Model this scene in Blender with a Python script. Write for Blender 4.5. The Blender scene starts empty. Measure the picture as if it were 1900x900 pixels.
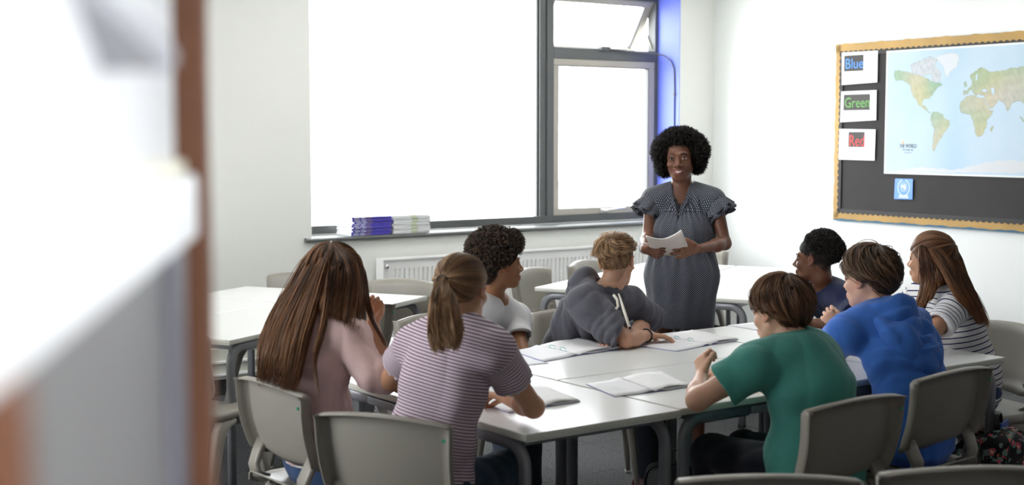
import bpy, bmesh, math, random
import numpy as np
from mathutils import Vector, Matrix
import openvdb

random.seed(7); RNG = np.random.default_rng(11)
SC = bpy.context.scene; COL = SC.collection
# ------------------------------------------------------------------ camera, world, lights, exposure
cam_d = bpy.data.cameras.new('camera'); cam = bpy.data.objects.new('camera', cam_d); COL.objects.link(cam); SC.camera = cam
cam.location = (0, 0, 1.62)
YAW, PITCH = math.radians(36), math.atan(200 / 2540)
cam.rotation_euler = (math.pi / 2 - PITCH, 0, -YAW)
cam_d.sensor_width = 36; cam_d.lens = 36 * 2540 / 1900; cam_d.clip_start = 0.05; cam_d.clip_end = 200
cam_d.dof.use_dof = True; cam_d.dof.focus_distance = 6.2; cam_d.dof.aperture_fstop = 3.0
W = bpy.data.worlds.new('sky'); SC.world = W; W.use_nodes = True
bg = W.node_tree.nodes['Background']; bg.inputs[0].default_value = (0.94, 0.97, 1.0, 1); bg.inputs[1].default_value = 10.5
def portal(name, loc, rot, sx, sy):
    L = bpy.data.lights.new(name, 'AREA'); L.shape = 'RECTANGLE'; L.size = sx; L.size_y = sy; L.cycles.is_portal = True
    o = bpy.data.objects.new(name, L); o.location = loc; o.rotation_euler = rot; COL.objects.link(o)
portal('window_portal', (5.75, 8.16, 1.86), (math.radians(90), 0, math.radians(0)), 3.25, 1.66)
portal('side_fill_portal', (-2.36, 5.6, 1.75), (math.radians(90), 0, math.radians(90)), 3.2, 1.5)  # guides sky light through the unseen side opening added for fill
portal('door_fill_portal', (2.2, -2.56, 1.75), (math.radians(90), 0, math.radians(180)), 3.4, 1.9)  # guides sky light through the unseen rear opening added for the door
SC.view_settings.view_transform = 'Standard'; SC.view_settings.look = 'None'
SC.view_settings.gamma = 1.0; SC.view_settings.use_curve_mapping = False
SC.view_settings.exposure = 0.36
FILL = 4.8                     # brightness of the ceiling panels added as unseen fill light
SC.cycles.use_denoising = True
SC.cycles.max_bounces = 8; SC.cycles.diffuse_bounces = 5; SC.cycles.transparent_max_bounces = 12
SC.cycles.sample_clamp_indirect = 8

# ------------------------------------------------------------------ materials
MATS = {}
def srgb(r, g, b):
    f = lambda c: ((c / 255 + .055) / 1.055) ** 2.4 if c > 10 else c / 255 / 12.92
    return (f(r), f(g), f(b), 1)
def mat(name, col, rough=.5, metal=0, spec=.5, noise=None, bump=None, sss=0, attr=None, coat=0):
    """noise=(scale, amount) varies the colour; bump=(scale, strength, distance) gives relief; attr names a colour attribute"""
    if name in MATS: return MATS[name]
    m = bpy.data.materials.new(name); m.use_nodes = True; MATS[name] = m
    nt = m.node_tree; b = nt.nodes['Principled BSDF']
    b.inputs['Base Color'].default_value = col; b.inputs['Roughness'].default_value = rough
    b.inputs['Metallic'].default_value = metal; b.inputs['Specular IOR Level'].default_value = spec
    b.inputs['Coat Weight'].default_value = coat
    if sss:
        b.inputs['Subsurface Weight'].default_value = sss; b.inputs['Subsurface Radius'].default_value = (1, .35, .2)
        b.inputs['Subsurface Scale'].default_value = .012
    tc = nt.nodes.new('ShaderNodeTexCoord'); src = None
    if attr:
        a = nt.nodes.new('ShaderNodeAttribute'); a.attribute_name = attr; src = a.outputs['Color']
        nt.links.new(src, b.inputs['Base Color'])
    if noise:
        n = nt.nodes.new('ShaderNodeTexNoise'); n.inputs['Scale'].default_value = noise[0]; n.inputs['Detail'].default_value = 4
        nt.links.new(tc.outputs['Object'], n.inputs['Vector'])
        mr = nt.nodes.new('ShaderNodeMapRange'); mr.inputs[1].default_value = .3; mr.inputs[2].default_value = .7
        mr.inputs[3].default_value = 1 - noise[1]; mr.inputs[4].default_value = 1 + noise[1]
        nt.links.new(n.outputs['Fac'], mr.inputs[0])
        mx = nt.nodes.new('ShaderNodeVectorMath'); mx.operation = 'SCALE'
        if src: nt.links.new(src, mx.inputs[0])
        else: mx.inputs[0].default_value = col[:3]
        nt.links.new(mr.outputs[0], mx.inputs['Scale']); nt.links.new(mx.outputs[0], b.inputs['Base Color'])
    if bump:
        n = nt.nodes.new('ShaderNodeTexNoise'); n.inputs['Scale'].default_value = bump[0]; n.inputs['Detail'].default_value = 3
        nt.links.new(tc.outputs['Object'], n.inputs['Vector'])
        bp = nt.nodes.new('ShaderNodeBump'); bp.inputs['Strength'].default_value = bump[1]; bp.inputs['Distance'].default_value = bump[2]
        nt.links.new(n.outputs['Fac'], bp.inputs['Height']); nt.links.new(bp.outputs[0], b.inputs['Normal'])
    return m
def glass(name, tint=(1, 1, 1, 1)):
    if name in MATS: return MATS[name]
    m = bpy.data.materials.new(name); m.use_nodes = True; MATS[name] = m; nt = m.node_tree
    nt.nodes.remove(nt.nodes['Principled BSDF']); out = nt.nodes['Material Output']
    t = nt.nodes.new('ShaderNodeBsdfTransparent'); t.inputs[0].default_value = tint
    g = nt.nodes.new('ShaderNodeBsdfGlossy'); g.inputs['Roughness'].default_value = .02
    fr = nt.nodes.new('ShaderNodeLayerWeight'); fr.inputs[0].default_value = .5
    pw = nt.nodes.new('ShaderNodeMath'); pw.operation = 'POWER'; pw.inputs[1].default_value = 5; nt.links.new(fr.outputs['Facing'], pw.inputs[0])
    ma = nt.nodes.new('ShaderNodeMath'); ma.operation = 'MULTIPLY_ADD'; ma.inputs[1].default_value = .9; ma.inputs[2].default_value = .04; nt.links.new(pw.outputs[0], ma.inputs[0])
    mx = nt.nodes.new('ShaderNodeMixShader')
    nt.links.new(ma.outputs[0], mx.inputs[0]); nt.links.new(t.outputs[0], mx.inputs[1]); nt.links.new(g.outputs[0], mx.inputs[2])
    nt.links.new(mx.outputs[0], out.inputs[0]); return m

# ------------------------------------------------------------------ object helpers
def tag(o, label=None, cat=None, group=None, kind=None):
    for k, v in (('label', label), ('category', cat), ('group', group), ('kind', kind)):
        if v: o[k] = v
    return o
def empty(name, loc=(0, 0, 0), rz=0, label=None, cat=None, group=None):
    o = bpy.data.objects.new(name, None); o.location = loc; o.rotation_euler = (0, 0, rz); o.empty_display_size = .05
    COL.objects.link(o); return tag(o, label, cat, group)
def link(name, me, m=None, parent=None, smooth=False):
    o = bpy.data.objects.new(name, me)
    if m is not None: me.materials.append(m)
    if smooth: me.polygons.foreach_set('use_smooth', [True] * len(me.polygons))
    COL.objects.link(o)
    if parent is not None: o.parent = parent
    return o
def bm_obj(name, bm, m=None, parent=None, smooth=False):
    me = bpy.data.meshes.new(name); bmesh.ops.recalc_face_normals(bm, faces=bm.faces); bm.to_mesh(me); bm.free()
    return link(name, me, m, parent, smooth)
def box(bm, c, s, rz=0, bev=0):
    r = bmesh.ops.create_cube(bm, size=1); v = r['verts']
    bmesh.ops.scale(bm, vec=s, verts=v)
    if bev:
        es = list({e for x in v for e in x.link_edges})
        bmesh.ops.bevel(bm, geom=es, offset=bev, segments=2, affect='EDGES', profile=.6)
        v = [x for x in bm.verts if x.index == -1 or x in v] if False else None
    return r
def boxo(name, lo, hi, m, parent=None, bev=0, rz=0, smooth=False):
    bm = bmesh.new(); bmesh.ops.create_cube(bm, size=1)
    s = [abs(hi[i] - lo[i]) for i in range(3)]; c = [(hi[i] + lo[i]) / 2 for i in range(3)]
    bmesh.ops.scale(bm, vec=s, verts=bm.verts)
    if bev: bmesh.ops.bevel(bm, geom=list(bm.edges), offset=bev, segments=2, affect='EDGES', profile=.6)
    bmesh.ops.translate(bm, vec=c, verts=bm.verts)
    return bm_obj(name, bm, m, parent, smooth)
def addbox(bm, lo, hi, bev=0):
    t = bmesh.new(); bmesh.ops.create_cube(t, size=1)
    bmesh.ops.scale(t, vec=[abs(hi[i] - lo[i]) for i in range(3)], verts=t.verts)
    if bev: bmesh.ops.bevel(t, geom=list(t.edges), offset=bev, segments=2, affect='EDGES', profile=.6)
    bmesh.ops.translate(t, vec=[(hi[i] + lo[i]) / 2 for i in range(3)], verts=t.verts)
    me = bpy.data.meshes.new('t'); t.to_mesh(me); t.free(); bm.from_mesh(me); bpy.data.meshes.remove(me)
def sweep(bm, pts, sect, up=(0, 0, 1), cap=True, scales=None):
    """sweep a closed 2-D section (list of (a, b)) along a polyline"""
    pts = [Vector(p) for p in pts]; rings = []; n = len(pts); pu = Vector(up)
    for i, p in enumerate(pts):
        t = (pts[min(i + 1, n - 1)] - pts[max(i - 1, 0)]).normalized()
        s = t.cross(pu)
        if s.length < 1e-4: s = t.cross(Vector((1, 0, 0)))
        s.normalize(); u = s.cross(t).normalized(); k = scales[i] if scales else 1
        rings.append([bm.verts.new(p + s * a * k + u * b * k) for a, b in sect])
    m = len(sect)
    for i in range(n - 1):
        for j in range(m):
            bm.faces.new((rings[i][j], rings[i][(j + 1) % m], rings[i + 1][(j + 1) % m], rings[i + 1][j]))
    if cap: bm.faces.new(rings[0][::-1]); bm.faces.new(rings[-1])
def circ(r, n=10, ry=None):
    return [(r * math.cos(2 * math.pi * i / n), (ry or r) * math.sin(2 * math.pi * i / n)) for i in range(n)]
def rrect(w, h, r=.004):
    out = []
    for sx, sy, a0 in ((1, 1, 0), (-1, 1, 90), (-1, -1, 180), (1, -1, 270)):
        for a in (0, 45, 90):
            t = math.radians(a0 + a); out.append((sx * (w / 2 - r) + r * math.cos(t), sy * (h / 2 - r) + r * math.sin(t)))
    return out
def copy_tree(o, parent=None):
    c = o.copy(); COL.objects.link(c)
    if parent is not None: c.parent = parent
    for ch in list(o.children): copy_tree(ch, c)
    return c
def fontobj(name, txt, size, loc, rot, m, parent=None, ext=.0004, align='LEFT', sx=1):
    cu = bpy.data.curves.new(name, 'FONT'); cu.body = txt; cu.size = size; cu.extrude = ext; cu.align_x = align; cu.resolution_u = 3
    o = bpy.data.objects.new(name, cu); o.location = loc; o.rotation_euler = rot; o.scale = (sx, 1, 1); cu.materials.append(m); COL.objects.link(o)
    if parent is not None: o.parent = parent
    return o

# ------------------------------------------------------------------ room
M_wall = mat('wall_paint', (.80, .805, .77, 1), .85, noise=(1.5, .012), bump=(60, .05, .002))
M_wallr = mat('wall_paint_cool', (.76, .775, .765, 1), .85, noise=(1.5, .012), bump=(60, .05, .002))
M_ceil = mat('ceiling_tile', (.86, .86, .84, 1), .9)
M_frame = mat('grey_powdercoat', srgb(92, 94, 94), .4)
M_sash = mat('beige_grey_sash', srgb(176, 170, 160), .4)
M_blue = mat('blue_reveal_paint', srgb(112, 128, 238), .55)
M_white = mat('white_enamel', (.84, .85, .84, 1), .35)
M_black = mat('black_plastic', srgb(28, 28, 28), .45)
M_skirt = mat('charcoal_skirting', srgb(48, 48, 48), .5)
M_glass = glass('window_glass')
def struct(o): o['kind'] = 'structure'; return o

def carpet():
    m = bpy.data.materials.new('carpet'); m.use_nodes = True; nt = m.node_tree; b = nt.nodes['Principled BSDF']
    tc = nt.nodes.new('ShaderNodeTexCoord'); n = nt.nodes.new('ShaderNodeTexNoise'); n.inputs['Scale'].default_value = 90; n.inputs['Detail'].default_value = 5
    n.inputs['Roughness'].default_value = .8
    nt.links.new(tc.outputs['Object'], n.inputs['Vector'])
    r = nt.nodes.new('ShaderNodeValToRGB'); r.color_ramp.elements[0].position = .34; r.color_ramp.elements[1].position = .66
    r.color_ramp.elements[0].color = (.030, .031, .034, 1); r.color_ramp.elements[1].color = (.15, .153, .158, 1)
    nt.links.new(n.outputs['Fac'], r.inputs[0]); nt.links.new(r.outputs[0], b.inputs['Base Color'])
    b.inputs['Roughness'].default_value = .95; b.inputs['Specular IOR Level'].default_value = .1
    bp = nt.nodes.new('ShaderNodeBump'); bp.inputs['Strength'].default_value = .6; bp.inputs['Distance'].default_value = .004
    nt.links.new(n.outputs['Fac'], bp.inputs['Height']); nt.links.new(bp.outputs[0], b.inputs['Normal'])
    return m
M_carpet = carpet()
WY, RX = 7.9, 7.665            # window wall plane, right wall at mid depth
X0, X1, Y0, ZC = -2.3, 8.0, -2.5, 2.95
OX0, OX1, OZ0, OZ1 = 4.14, 7.354, .955, 2.72    # window opening
# floor as carpet tiles
fl = struct(empty('floor'))
t0 = None; ts = .5
bm = bmesh.new(); addbox(bm, (0.001, 0.001, -.02), (ts - .001, ts - .001, 0)); tile_me = bpy.data.meshes.new('carpet_tile'); bm.to_mesh(tile_me); bm.free(); tile_me.materials.append(M_carpet)
def tilecount():
    for i in range(2, 16):
        for j in range(5, 16):
            o = bpy.data.objects.new('carpet_tile', tile_me); o.location = (i * ts, j * ts, 0); COL.objects.link(o); o.parent = fl
tilecount()
sub = boxo('floor_base', (X0, Y0, -.12), (X1, WY + .01, -.021), M_skirt, fl)
o = boxo('floor_margin', (X0, Y0, -.02), (.998, WY, 0), M_carpet, fl); boxo('floor_margin', (1, Y0, -.02), (X1, 2.498, 0), M_carpet, fl)
struct(boxo('ceiling', (X0 - .1, Y0 - .1, ZC), (X1 + .2, WY + .3, ZC + .1), M_ceil))
# unseen, added for fill light: FILL ceiling panels
M_fill = bpy.data.materials.new('fill_panel'); M_fill.use_nodes = True; e_ = M_fill.node_tree.nodes['Principled BSDF']; e_.inputs['Base Color'].default_value = (.9, .9, .9, 1); e_.inputs['Emission Color'].default_value = (1, .985, .95, 1); e_.inputs['Emission Strength'].default_value = FILL
for k_, (px_, py_) in enumerate([(-.9 + ix * 2.5, 4.6 + iy * 2.1) for ix in range(4) for iy in range(2)] + [(.55, -.55), (-1.2, -.9)]):
    if 1:
        o = struct(empty('trim_%d' % (11 + k_), (px_, py_, ZC)))
        boxo('panel_frame', (-.62, -.32, -.022), (.62, .32, -.001), M_white, o, .004); boxo('diffuser', (-.59, -.29, -.026), (.59, .29, -.0225), M_fill, o)
# window wall in one mesh around the opening
bm = bmesh.new()
addbox(bm, (X0, WY, -.05), (OX0, WY + .3, ZC)); addbox(bm, (OX1, WY, -.05), (X1, WY + .3, ZC))
addbox(bm, (OX0, WY, -.05), (OX1, WY + .3, OZ0 - .015)); addbox(bm, (OX0, WY, OZ1), (OX1, WY + .3, ZC))
struct(bm_obj('wall_back', bm, M_wall))
bm = bmesh.new(); a = math.radians(-2.5); c = Vector((7.60, 5.05, 0))
d = Vector((math.sin(-a), math.cos(a), 0)); nrm = Vector((d.y, -d.x, 0))
p0 = c - d * 7.7; p1 = c + d * 3.2
vs = [bm.verts.new(v) for v in (p0, p1, p1 + nrm * .2, p0 + nrm * .2)]; vs2 = [bm.verts.new(v.co + Vector((0, 0, ZC))) for v in vs]
for q in vs2: pass
for i in range(4): bm.faces.new((vs[i], vs[(i + 1) % 4], vs2[(i + 1) % 4], vs2[i]))
bm.faces.new(vs); bm.faces.new(vs2)
struct(bm_obj('wall_right', bm, M_wallr))
RC, RD, RN = c.copy(), d.copy(), nrm.copy()
RW = lambda s, z, off=0: RC + RD * s + Vector((0, 0, z)) - RN * off      # point on the right wall, s along it, off into the room
bm = bmesh.new()
sect = [(0, 0), (0, .1), (.006, .1), (.014, .092), (.014, 0)]
vs = []
for s_ in (-7.6, 3.0):
    vs.append([bm.verts.new(RW(s_, b_, a_)) for a_, b_ in sect])
for j in range(5): bm.faces.new((vs[0][j], vs[0][(j + 1) % 5], vs[1][(j + 1) % 5], vs[1][j]))
bm.faces.new(vs[0]); bm.faces.new(vs[1])
struct(bm_obj('baseboard_right', bm, M_skirt))
# left wall with a window opening added unseen for fill light, rear wall (behind and beside the camera)
bm = bmesh.new()
addbox(bm, (X0 - .2, Y0, -.05), (X0, WY + .3, 1.0)); addbox(bm, (X0 - .2, Y0, 2.5), (X0, WY + .3, ZC))
addbox(bm, (X0 - .2, Y0, 1.0), (X0, 4.0, 2.5)); addbox(bm, (X0 - .2, 7.2, 1.0), (X0, WY + .3, 2.5))
M_absorb = mat('light_absorbing_grey', srgb(120, 118, 120), .95)
struct(bm_obj('wall_left', bm, M_wall)); struct(boxo('trim_4', (X0, Y0, .9), (X0 + .02, 3.9, 2.6), M_absorb))  # dark sheet added on the unseen left wall to cut light near the camera
bm = bmesh.new()
addbox(bm, (X0 - .2, Y0 - .2, -.05), (X1 + .2, Y0, .8)); addbox(bm, (X0 - .2, Y0 - .2, 2.7), (X1 + .2, Y0, ZC))
addbox(bm, (X0 - .2, Y0 - .2, .8), (.5, Y0, 2.7)); addbox(bm, (3.9, Y0 - .2, .8), (X1 + .2, Y0, 2.7))  # opening between these is added out of view so daylight brightens the door
struct(bm_obj('wall_front', bm, M_wall))
# unseen partition added to keep corridor light off the pupils, with the doorway the camera stands in
bm = bmesh.new(); addbox(bm, (X0, .12, 0), (-.03, .20, ZC)); addbox(bm, (.90, .12, 0), (7.35, .20, ZC)); addbox(bm, (-.03, .12, 2.12), (.90, .20, ZC)); struct(bm_obj('wall_corridor', bm, M_wall))
struct(boxo('trim_5', (.96, .20, .1), (7.3, .22, 2.8), M_absorb))  # dark panel added out of view to lower the light on surfaces facing it
struct(boxo('ground', (-30, -30, -.6), (40, 60, -.55), mat('pale_paving', (.5, .5, .46, 1), .9, noise=(.6, .1))))
# skirting and cable trunking along the window wall
struct(boxo('baseboard_back', (X0, WY - .015, 0), (7.7, WY, .1), M_skirt))
M_trunk = mat('trunking_plastic', srgb(205, 207, 196), .45)
tr = struct(empty('trim_1', (0, 0, 0)))
boxo('trunking_body', (X0, WY - .045, .105), (7.7, WY, .30), M_trunk, tr, .004)
for z in (.128, .206): boxo('trunking_lip', (X0, WY - .062, z), (7.7, WY - .045, z + .016), M_white, tr, .003)
# window
FY = 8.085                                    # room face of the window frame
w1 = struct(empty('window_1', (0, 0, 0)))
def bar(name, x0, x1, z0, z1, y0, y1, m, par, bev=.004): return boxo(name, (x0, y0, z0), (x1, y1, z1), m, par, bev)

bar('mullion', 6.19, 6.247, 1.0, 2.70, 8.165, 8.24, M_frame, w1); bar('mullion', 6.25, 6.31, 1.0, 2.70, 8.15, 8.24, M_frame, w1)
bar('frame_rail', OX0, OX1, .955, 1.012, 8.15, 8.24, M_frame, w1); bar('frame_rail', OX0, OX1, 2.66, 2.72, 8.15, 8.24, M_frame, w1)
bar('frame_jamb', OX0, OX0 + .05, 1.012, 2.66, 8.15, 8.24, M_frame, w1); bar('frame_jamb', OX1 - .035, OX1, 1.012, 2.66, 8.15, 8.24, M_frame, w1)
bar('transom', 6.31, OX1 - .035, 2.19, 2.275, 8.15, 8.24, M_frame, w1)
boxo('pane', (OX0 + .05, 8.19, 1.012), (6.19, 8.196, 2.66), M_glass, w1)
bar('gasket', 6.178, 6.19, 1.012, 2.66, 8.183, 8.2, M_black, w1, .001)
# lower casement: four sash bars, pane, handle
for nm, q in (('sash_bar', (6.31, 7.318, 2.14, 2.19)), ('sash_bar', (6.31, 7.318, 1.012, 1.062)), ('sash_bar', (6.31, 6.357, 1.062, 2.14)), ('sash_bar', (7.262, 7.318, 1.062, 2.14))):
    bar(nm, *q, 8.155, 8.215, M_sash, w1)
boxo('pane', (6.357, 8.19, 1.062), (7.262, 8.196, 2.14), M_glass, w1)
for q in ((6.357, 6.363, 1.062, 2.14), (7.254, 7.262, 1.062, 2.14), (6.357, 7.262, 2.133, 2.14)): bar('gasket', *q, 8.158, 8.19, M_frame, w1, .001)
M_alu = mat('brushed_aluminium', (.75, .75, .76, 1), .3, metal=.8)
hd = empty('window_handle', (0, 0, 0)); hd.parent = w1
boxo('handle_base', (6.76, 8.135, 1.024), (6.84, 8.155, 1.05), M_alu, hd, .004)
bm = bmesh.new(); sweep(bm, [(6.785, 8.14, 1.037), (6.79, 8.11, 1.039), (6.83, 8.10, 1.044), (6.97, 8.098, 1.052)], rrect(.02, .014, .005)); bm_obj('handle_lever', bm, M_alu, hd, True)
# top-hung vent pushed open to the outside
vent = empty('vent_sash', (0, 8.19, 2.675)); vent.rotation_euler = (math.radians(32), 0, 0); vent.parent = w1
VH = .47
for q in ((6.31, 7.318, -.05, 0), (6.31, 7.318, -VH, -VH + .05), (6.31, 6.357, -VH + .05, -.05), (7.262, 7.318, -VH + .05, -.05)):
    bar('sash_bar', q[0], q[1], q[2], q[3], -.03, .03, mat('light_sash', srgb(160, 154, 146), .4), vent)
boxo('pane', (6.357, 0, -VH + .05), (7.262, .005, -.05), M_glass, vent)
bar('gasket', 7.252, 7.262, -VH + .05, -.05, -.025, 0, M_frame, vent, .001)
bm = bmesh.new(); sweep(bm, [(7.31, 8.18, 2.30), (7.31, 8.27, 2.46), (7.31, 8.20, 2.62)], rrect(.012, .006, .002)); bm_obj('stay_arm', bm, M_sash, w1)
# winder gearbox, chain and cable over the transom
bm = bmesh.new(); addbox(bm, (6.74, 8.11, 2.262), (6.83, 8.15, 2.292), .008); addbox(bm, (6.83, 8.12, 2.270), (7.0, 8.13, 2.276), .002); bm_obj('winder_box', bm, M_frame, w1)
bm = bmesh.new()
sweep(bm, [(6.83, 8.13, 2.268), (7.05, 8.13, 2.262), (7.2, 8.12, 2.257), (7.28, 8.09, 2.252), (7.325, 8.04, 2.235), (7.34, 7.985, 2.19), (7.344, 7.955, 2.13), (7.345, 7.95, 2.0), (7.345, 7.95, 1.0)], circ(.006, 8)); bm_obj('winder_cable', bm, M_frame, w1, True)
boxo('cable_clip', (7.335, 7.94, 1.925), (7.354, 7.96, 1.945), M_frame, w1, .002)
# reveals: blue on the right, white on the left and above
struct(boxo('trim_2', (OX1 - .004, WY + .001, OZ0), (OX1 + .01, 8.15, OZ1), M_blue))
# sill board
M_sill = mat('grey_sill_laminate', srgb(96, 99, 97), .28)
bm = bmesh.new(); sweep(bm, [(4.085, 0, 0), (7.42, 0, 0)], [(-8.15, .955), (-8.15, .925), (-7.875, .925), (-7.866, .931), (-7.862, .94), (-7.866, .949), (-7.875, .955)][::1], up=(0, 0, 1))
sill = struct(bm_obj('trim_3', bm, M_sill))

# ------------------------------------------------------------------ radiator
M_rad = mat('radiator_enamel', (.86, .86, .85, 1), .3)
rad = empty('radiator', (5.8, 7.8, 0), 0, 'long white ribbed panel radiator under the window', 'radiator')
def rl(x, y, z): return (x - 5.8, y - 7.8, z)
rx0, rx1, rz0, rz1 = 4.60, 7.0, .24, .80
bm = bmesh.new(); pitch = .0365; prof = []
x = rx0 + .10; prof.append((rx0 + .012, 0)); prof.append((x - .012, 0))
while x < rx1 - .1:
    prof += [(x, 0), (x + .004, .010), (x + .011, .010), (x + .015, 0), (x + pitch - .003, 0)]; x += pitch
prof.append((rx1 - .012, 0))
zs = [(rz0 + .01, 0), (rz0 + .07, 0), (rz0 + .078, 1), (rz1 - .078, 1), (rz1 - .07, 0), (rz1 - .012, 0)]
rows = [[bm.verts.new(rl(px, 7.80 + py * k, z)) for px, py in prof] for z, k in zs]
for i in range(len(rows) - 1):
    for j in range(len(prof) - 1): bm.faces.new((rows[i][j], rows[i][j + 1], rows[i + 1][j + 1], rows[i + 1][j]))
bm_obj('front_panel', bm, M_rad, rad)
boxo('rear_panel', rl(rx0 + .02, 7.84, rz0 + .02), rl(rx1 - .02, 7.855, rz1 - .02), M_rad, rad)
for xx in (rx0, rx1 - .014): boxo('end_cap', rl(xx, 7.785, rz0), rl(xx + .014, 7.875, rz1), M_rad, rad, .005)
bm = bmesh.new(); addbox(bm, rl(rx0, 7.788, rz1 - .014), rl(rx1, 7.80, rz1), .004); addbox(bm, rl(rx0, 7.862, rz1 - .014), rl(rx1, 7.874, rz1), .004)
x = rx0 + .03
while x < rx1: addbox(bm, rl(x, 7.80, rz1 - .010), rl(x + .008, 7.862, rz1 - .004)); x += .02
bm_obj('top_grille', bm, M_rad, rad)
bm = bmesh.new(); sweep(bm, [rl(rx0 + .035, 7.80, rz1 - .05), rl(rx0 + .035, 7.778, rz1 - .05)], circ(.011, 12, .016)); bm_obj('bleed_plug', bm, M_alu, rad, True)

# ------------------------------------------------------------------ tables
M_top = mat('white_laminate', (.80, .81, .80, 1), .28, spec=.5)
M_edge = mat('grey_edge_band', srgb(205, 206, 196), .4)
M_tube = mat('grey_steel_tube', srgb(130, 131, 136), .35, metal=.25)
def table(loc, rz, L, Wd, label, group=None, H=.72, flap=0):
    """classroom table: local X is the long side; U-shaped leg frames run along it"""
    t = empty('classroom_table', loc, rz, label, 'table', group)
    bm = bmesh.new(); sweep(bm, [(-L / 2 + .001, 0, H - .0125), (L / 2 - .001, 0, H - .0125)], rrect(Wd - .002, .025, .004)); top = bm_obj('tabletop', bm, M_top, t)
    bm = bmesh.new()
    pts = [(-L / 2, -Wd / 2), (L / 2, -Wd / 2), (L / 2, Wd / 2), (-L / 2, Wd / 2)]
    for i in range(4):
        a = Vector(pts[i]); b = Vector(pts[(i + 1) % 4]); d_ = (b - a).normalized(); n_ = Vector((d_.y, -d_.x))
        lo = a; quad = []
        prof_ = [(-.004, H - .0005), (.0, H - .003), (.001, H - .012), (.0, H - .022), (-.004, H - .025)]
        for p_ in (a, b): quad.append([bm.verts.new((p_.x + n_.x * o_ - .0, p_.y + n_.y * o_, z_)) for o_, z_ in prof_])
        for k in range(4): bm.faces.new((quad[0][k], quad[1][k], quad[1][k + 1], quad[0][k + 1]))
    bm_obj('edge_band', bm, M_edge, t)
    ix, iy, zr, R = L / 2 - .045, Wd / 2 - .03, H - .047, .075
    for sy in (-1, 1):
        for sx in (-1, 1):
            pth = [(sx * (ix - .30), sy * iy, zr), (sx * (ix - R), sy * iy, zr)]
            pth += [(sx * (ix - R + R * math.sin(a_)), sy * iy, zr - R + R * math.cos(a_)) for a_ in [math.radians(q) for q in (15, 30, 45, 60, 75, 90)]]
            pth += [(sx * ix, sy * iy, .02)]
            b2 = bmesh.new(); sweep(b2, pth, rrect(.045, .028, .012), up=(0, 1, 0)); lg = bm_obj('leg', b2, M_tube, t, True)
            boxo('foot_cap', (sx * ix - .016, sy * iy - .024, 0), (sx * ix + .016, sy * iy + .024, .022), M_black, lg, .003)
        boxo('rail', (-ix + .30, sy * iy - .0225, zr - .014), (ix - .30, sy * iy + .0225, zr + .014), M_tube, t, .004)
    for sx in (-1, 1):
        boxo('cross_rail', (sx * ix - .06 * sx - .014, -iy + .02, zr - .014), (sx * ix - .06 * sx + .014, iy - .02, zr + .014), M_tube, t, .004)
    return t
D = math.radians
table((2.738, 3.915, 0), D(90), 1.31, .635, 'white classroom table at left of the occupied cluster, girls along its left side')
table((3.665, 3.605, 0), 0, 1.20, .655, 'white classroom table in front of the boy in green')
table((3.665, 4.265, 0), 0, 1.20, .655, 'white classroom table behind the seam, under the hoodie boy\'s arms')
table((4.565, 3.605, 0), 0, .58, .655, 'short white table at the right front corner of the cluster')
table((4.565, 4.265, 0), 0, .58, .655, 'short white table at the right back, where the navy shirt child leans')
# left rear cluster, turned 30 degrees
u1 = Vector((math.cos(D(209)), math.sin(D(209)), 0)); v1 = Vector((math.cos(D(-60)), math.sin(D(-60)), 0)); B1 = Vector((3.491, 7.494, 0))
g1p = lambda a_, b_: B1 + u1 * a_ + v1 * b_
table(g1p(.30, .61), D(-60), 1.21, .60, 'empty white table of the left rear cluster, nearest the radiator')
table(g1p(1.215, .305), D(29), 1.21, .60, 'empty white table of the left rear cluster, farther left, by the window wall')
table(g1p(1.215, .915), D(29), 1.21, .60, 'empty white table of the left rear cluster beside the long-haired girl')
# right rear cluster
u2 = Vector((math.cos(D(27.5)), math.sin(D(27.5)), 0)); v2 = Vector((math.cos(D(-64)), math.sin(D(-64)), 0)); B2 = Vector((4.847, 6.438, 0))
g2p = lambda a_, b_: B2 + u2 * a_ + v2 * b_
table(g2p(.31, .665), D(-64), 1.32, .62, 'empty white table directly behind the teacher')
table(g2p(1.235, .33), D(27), 1.21, .64, 'empty white table behind the teacher, on the window side')
table(g2p(1.235, .99), D(27), 1.21, .64, 'empty white table behind the teacher, on the map side')

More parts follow.
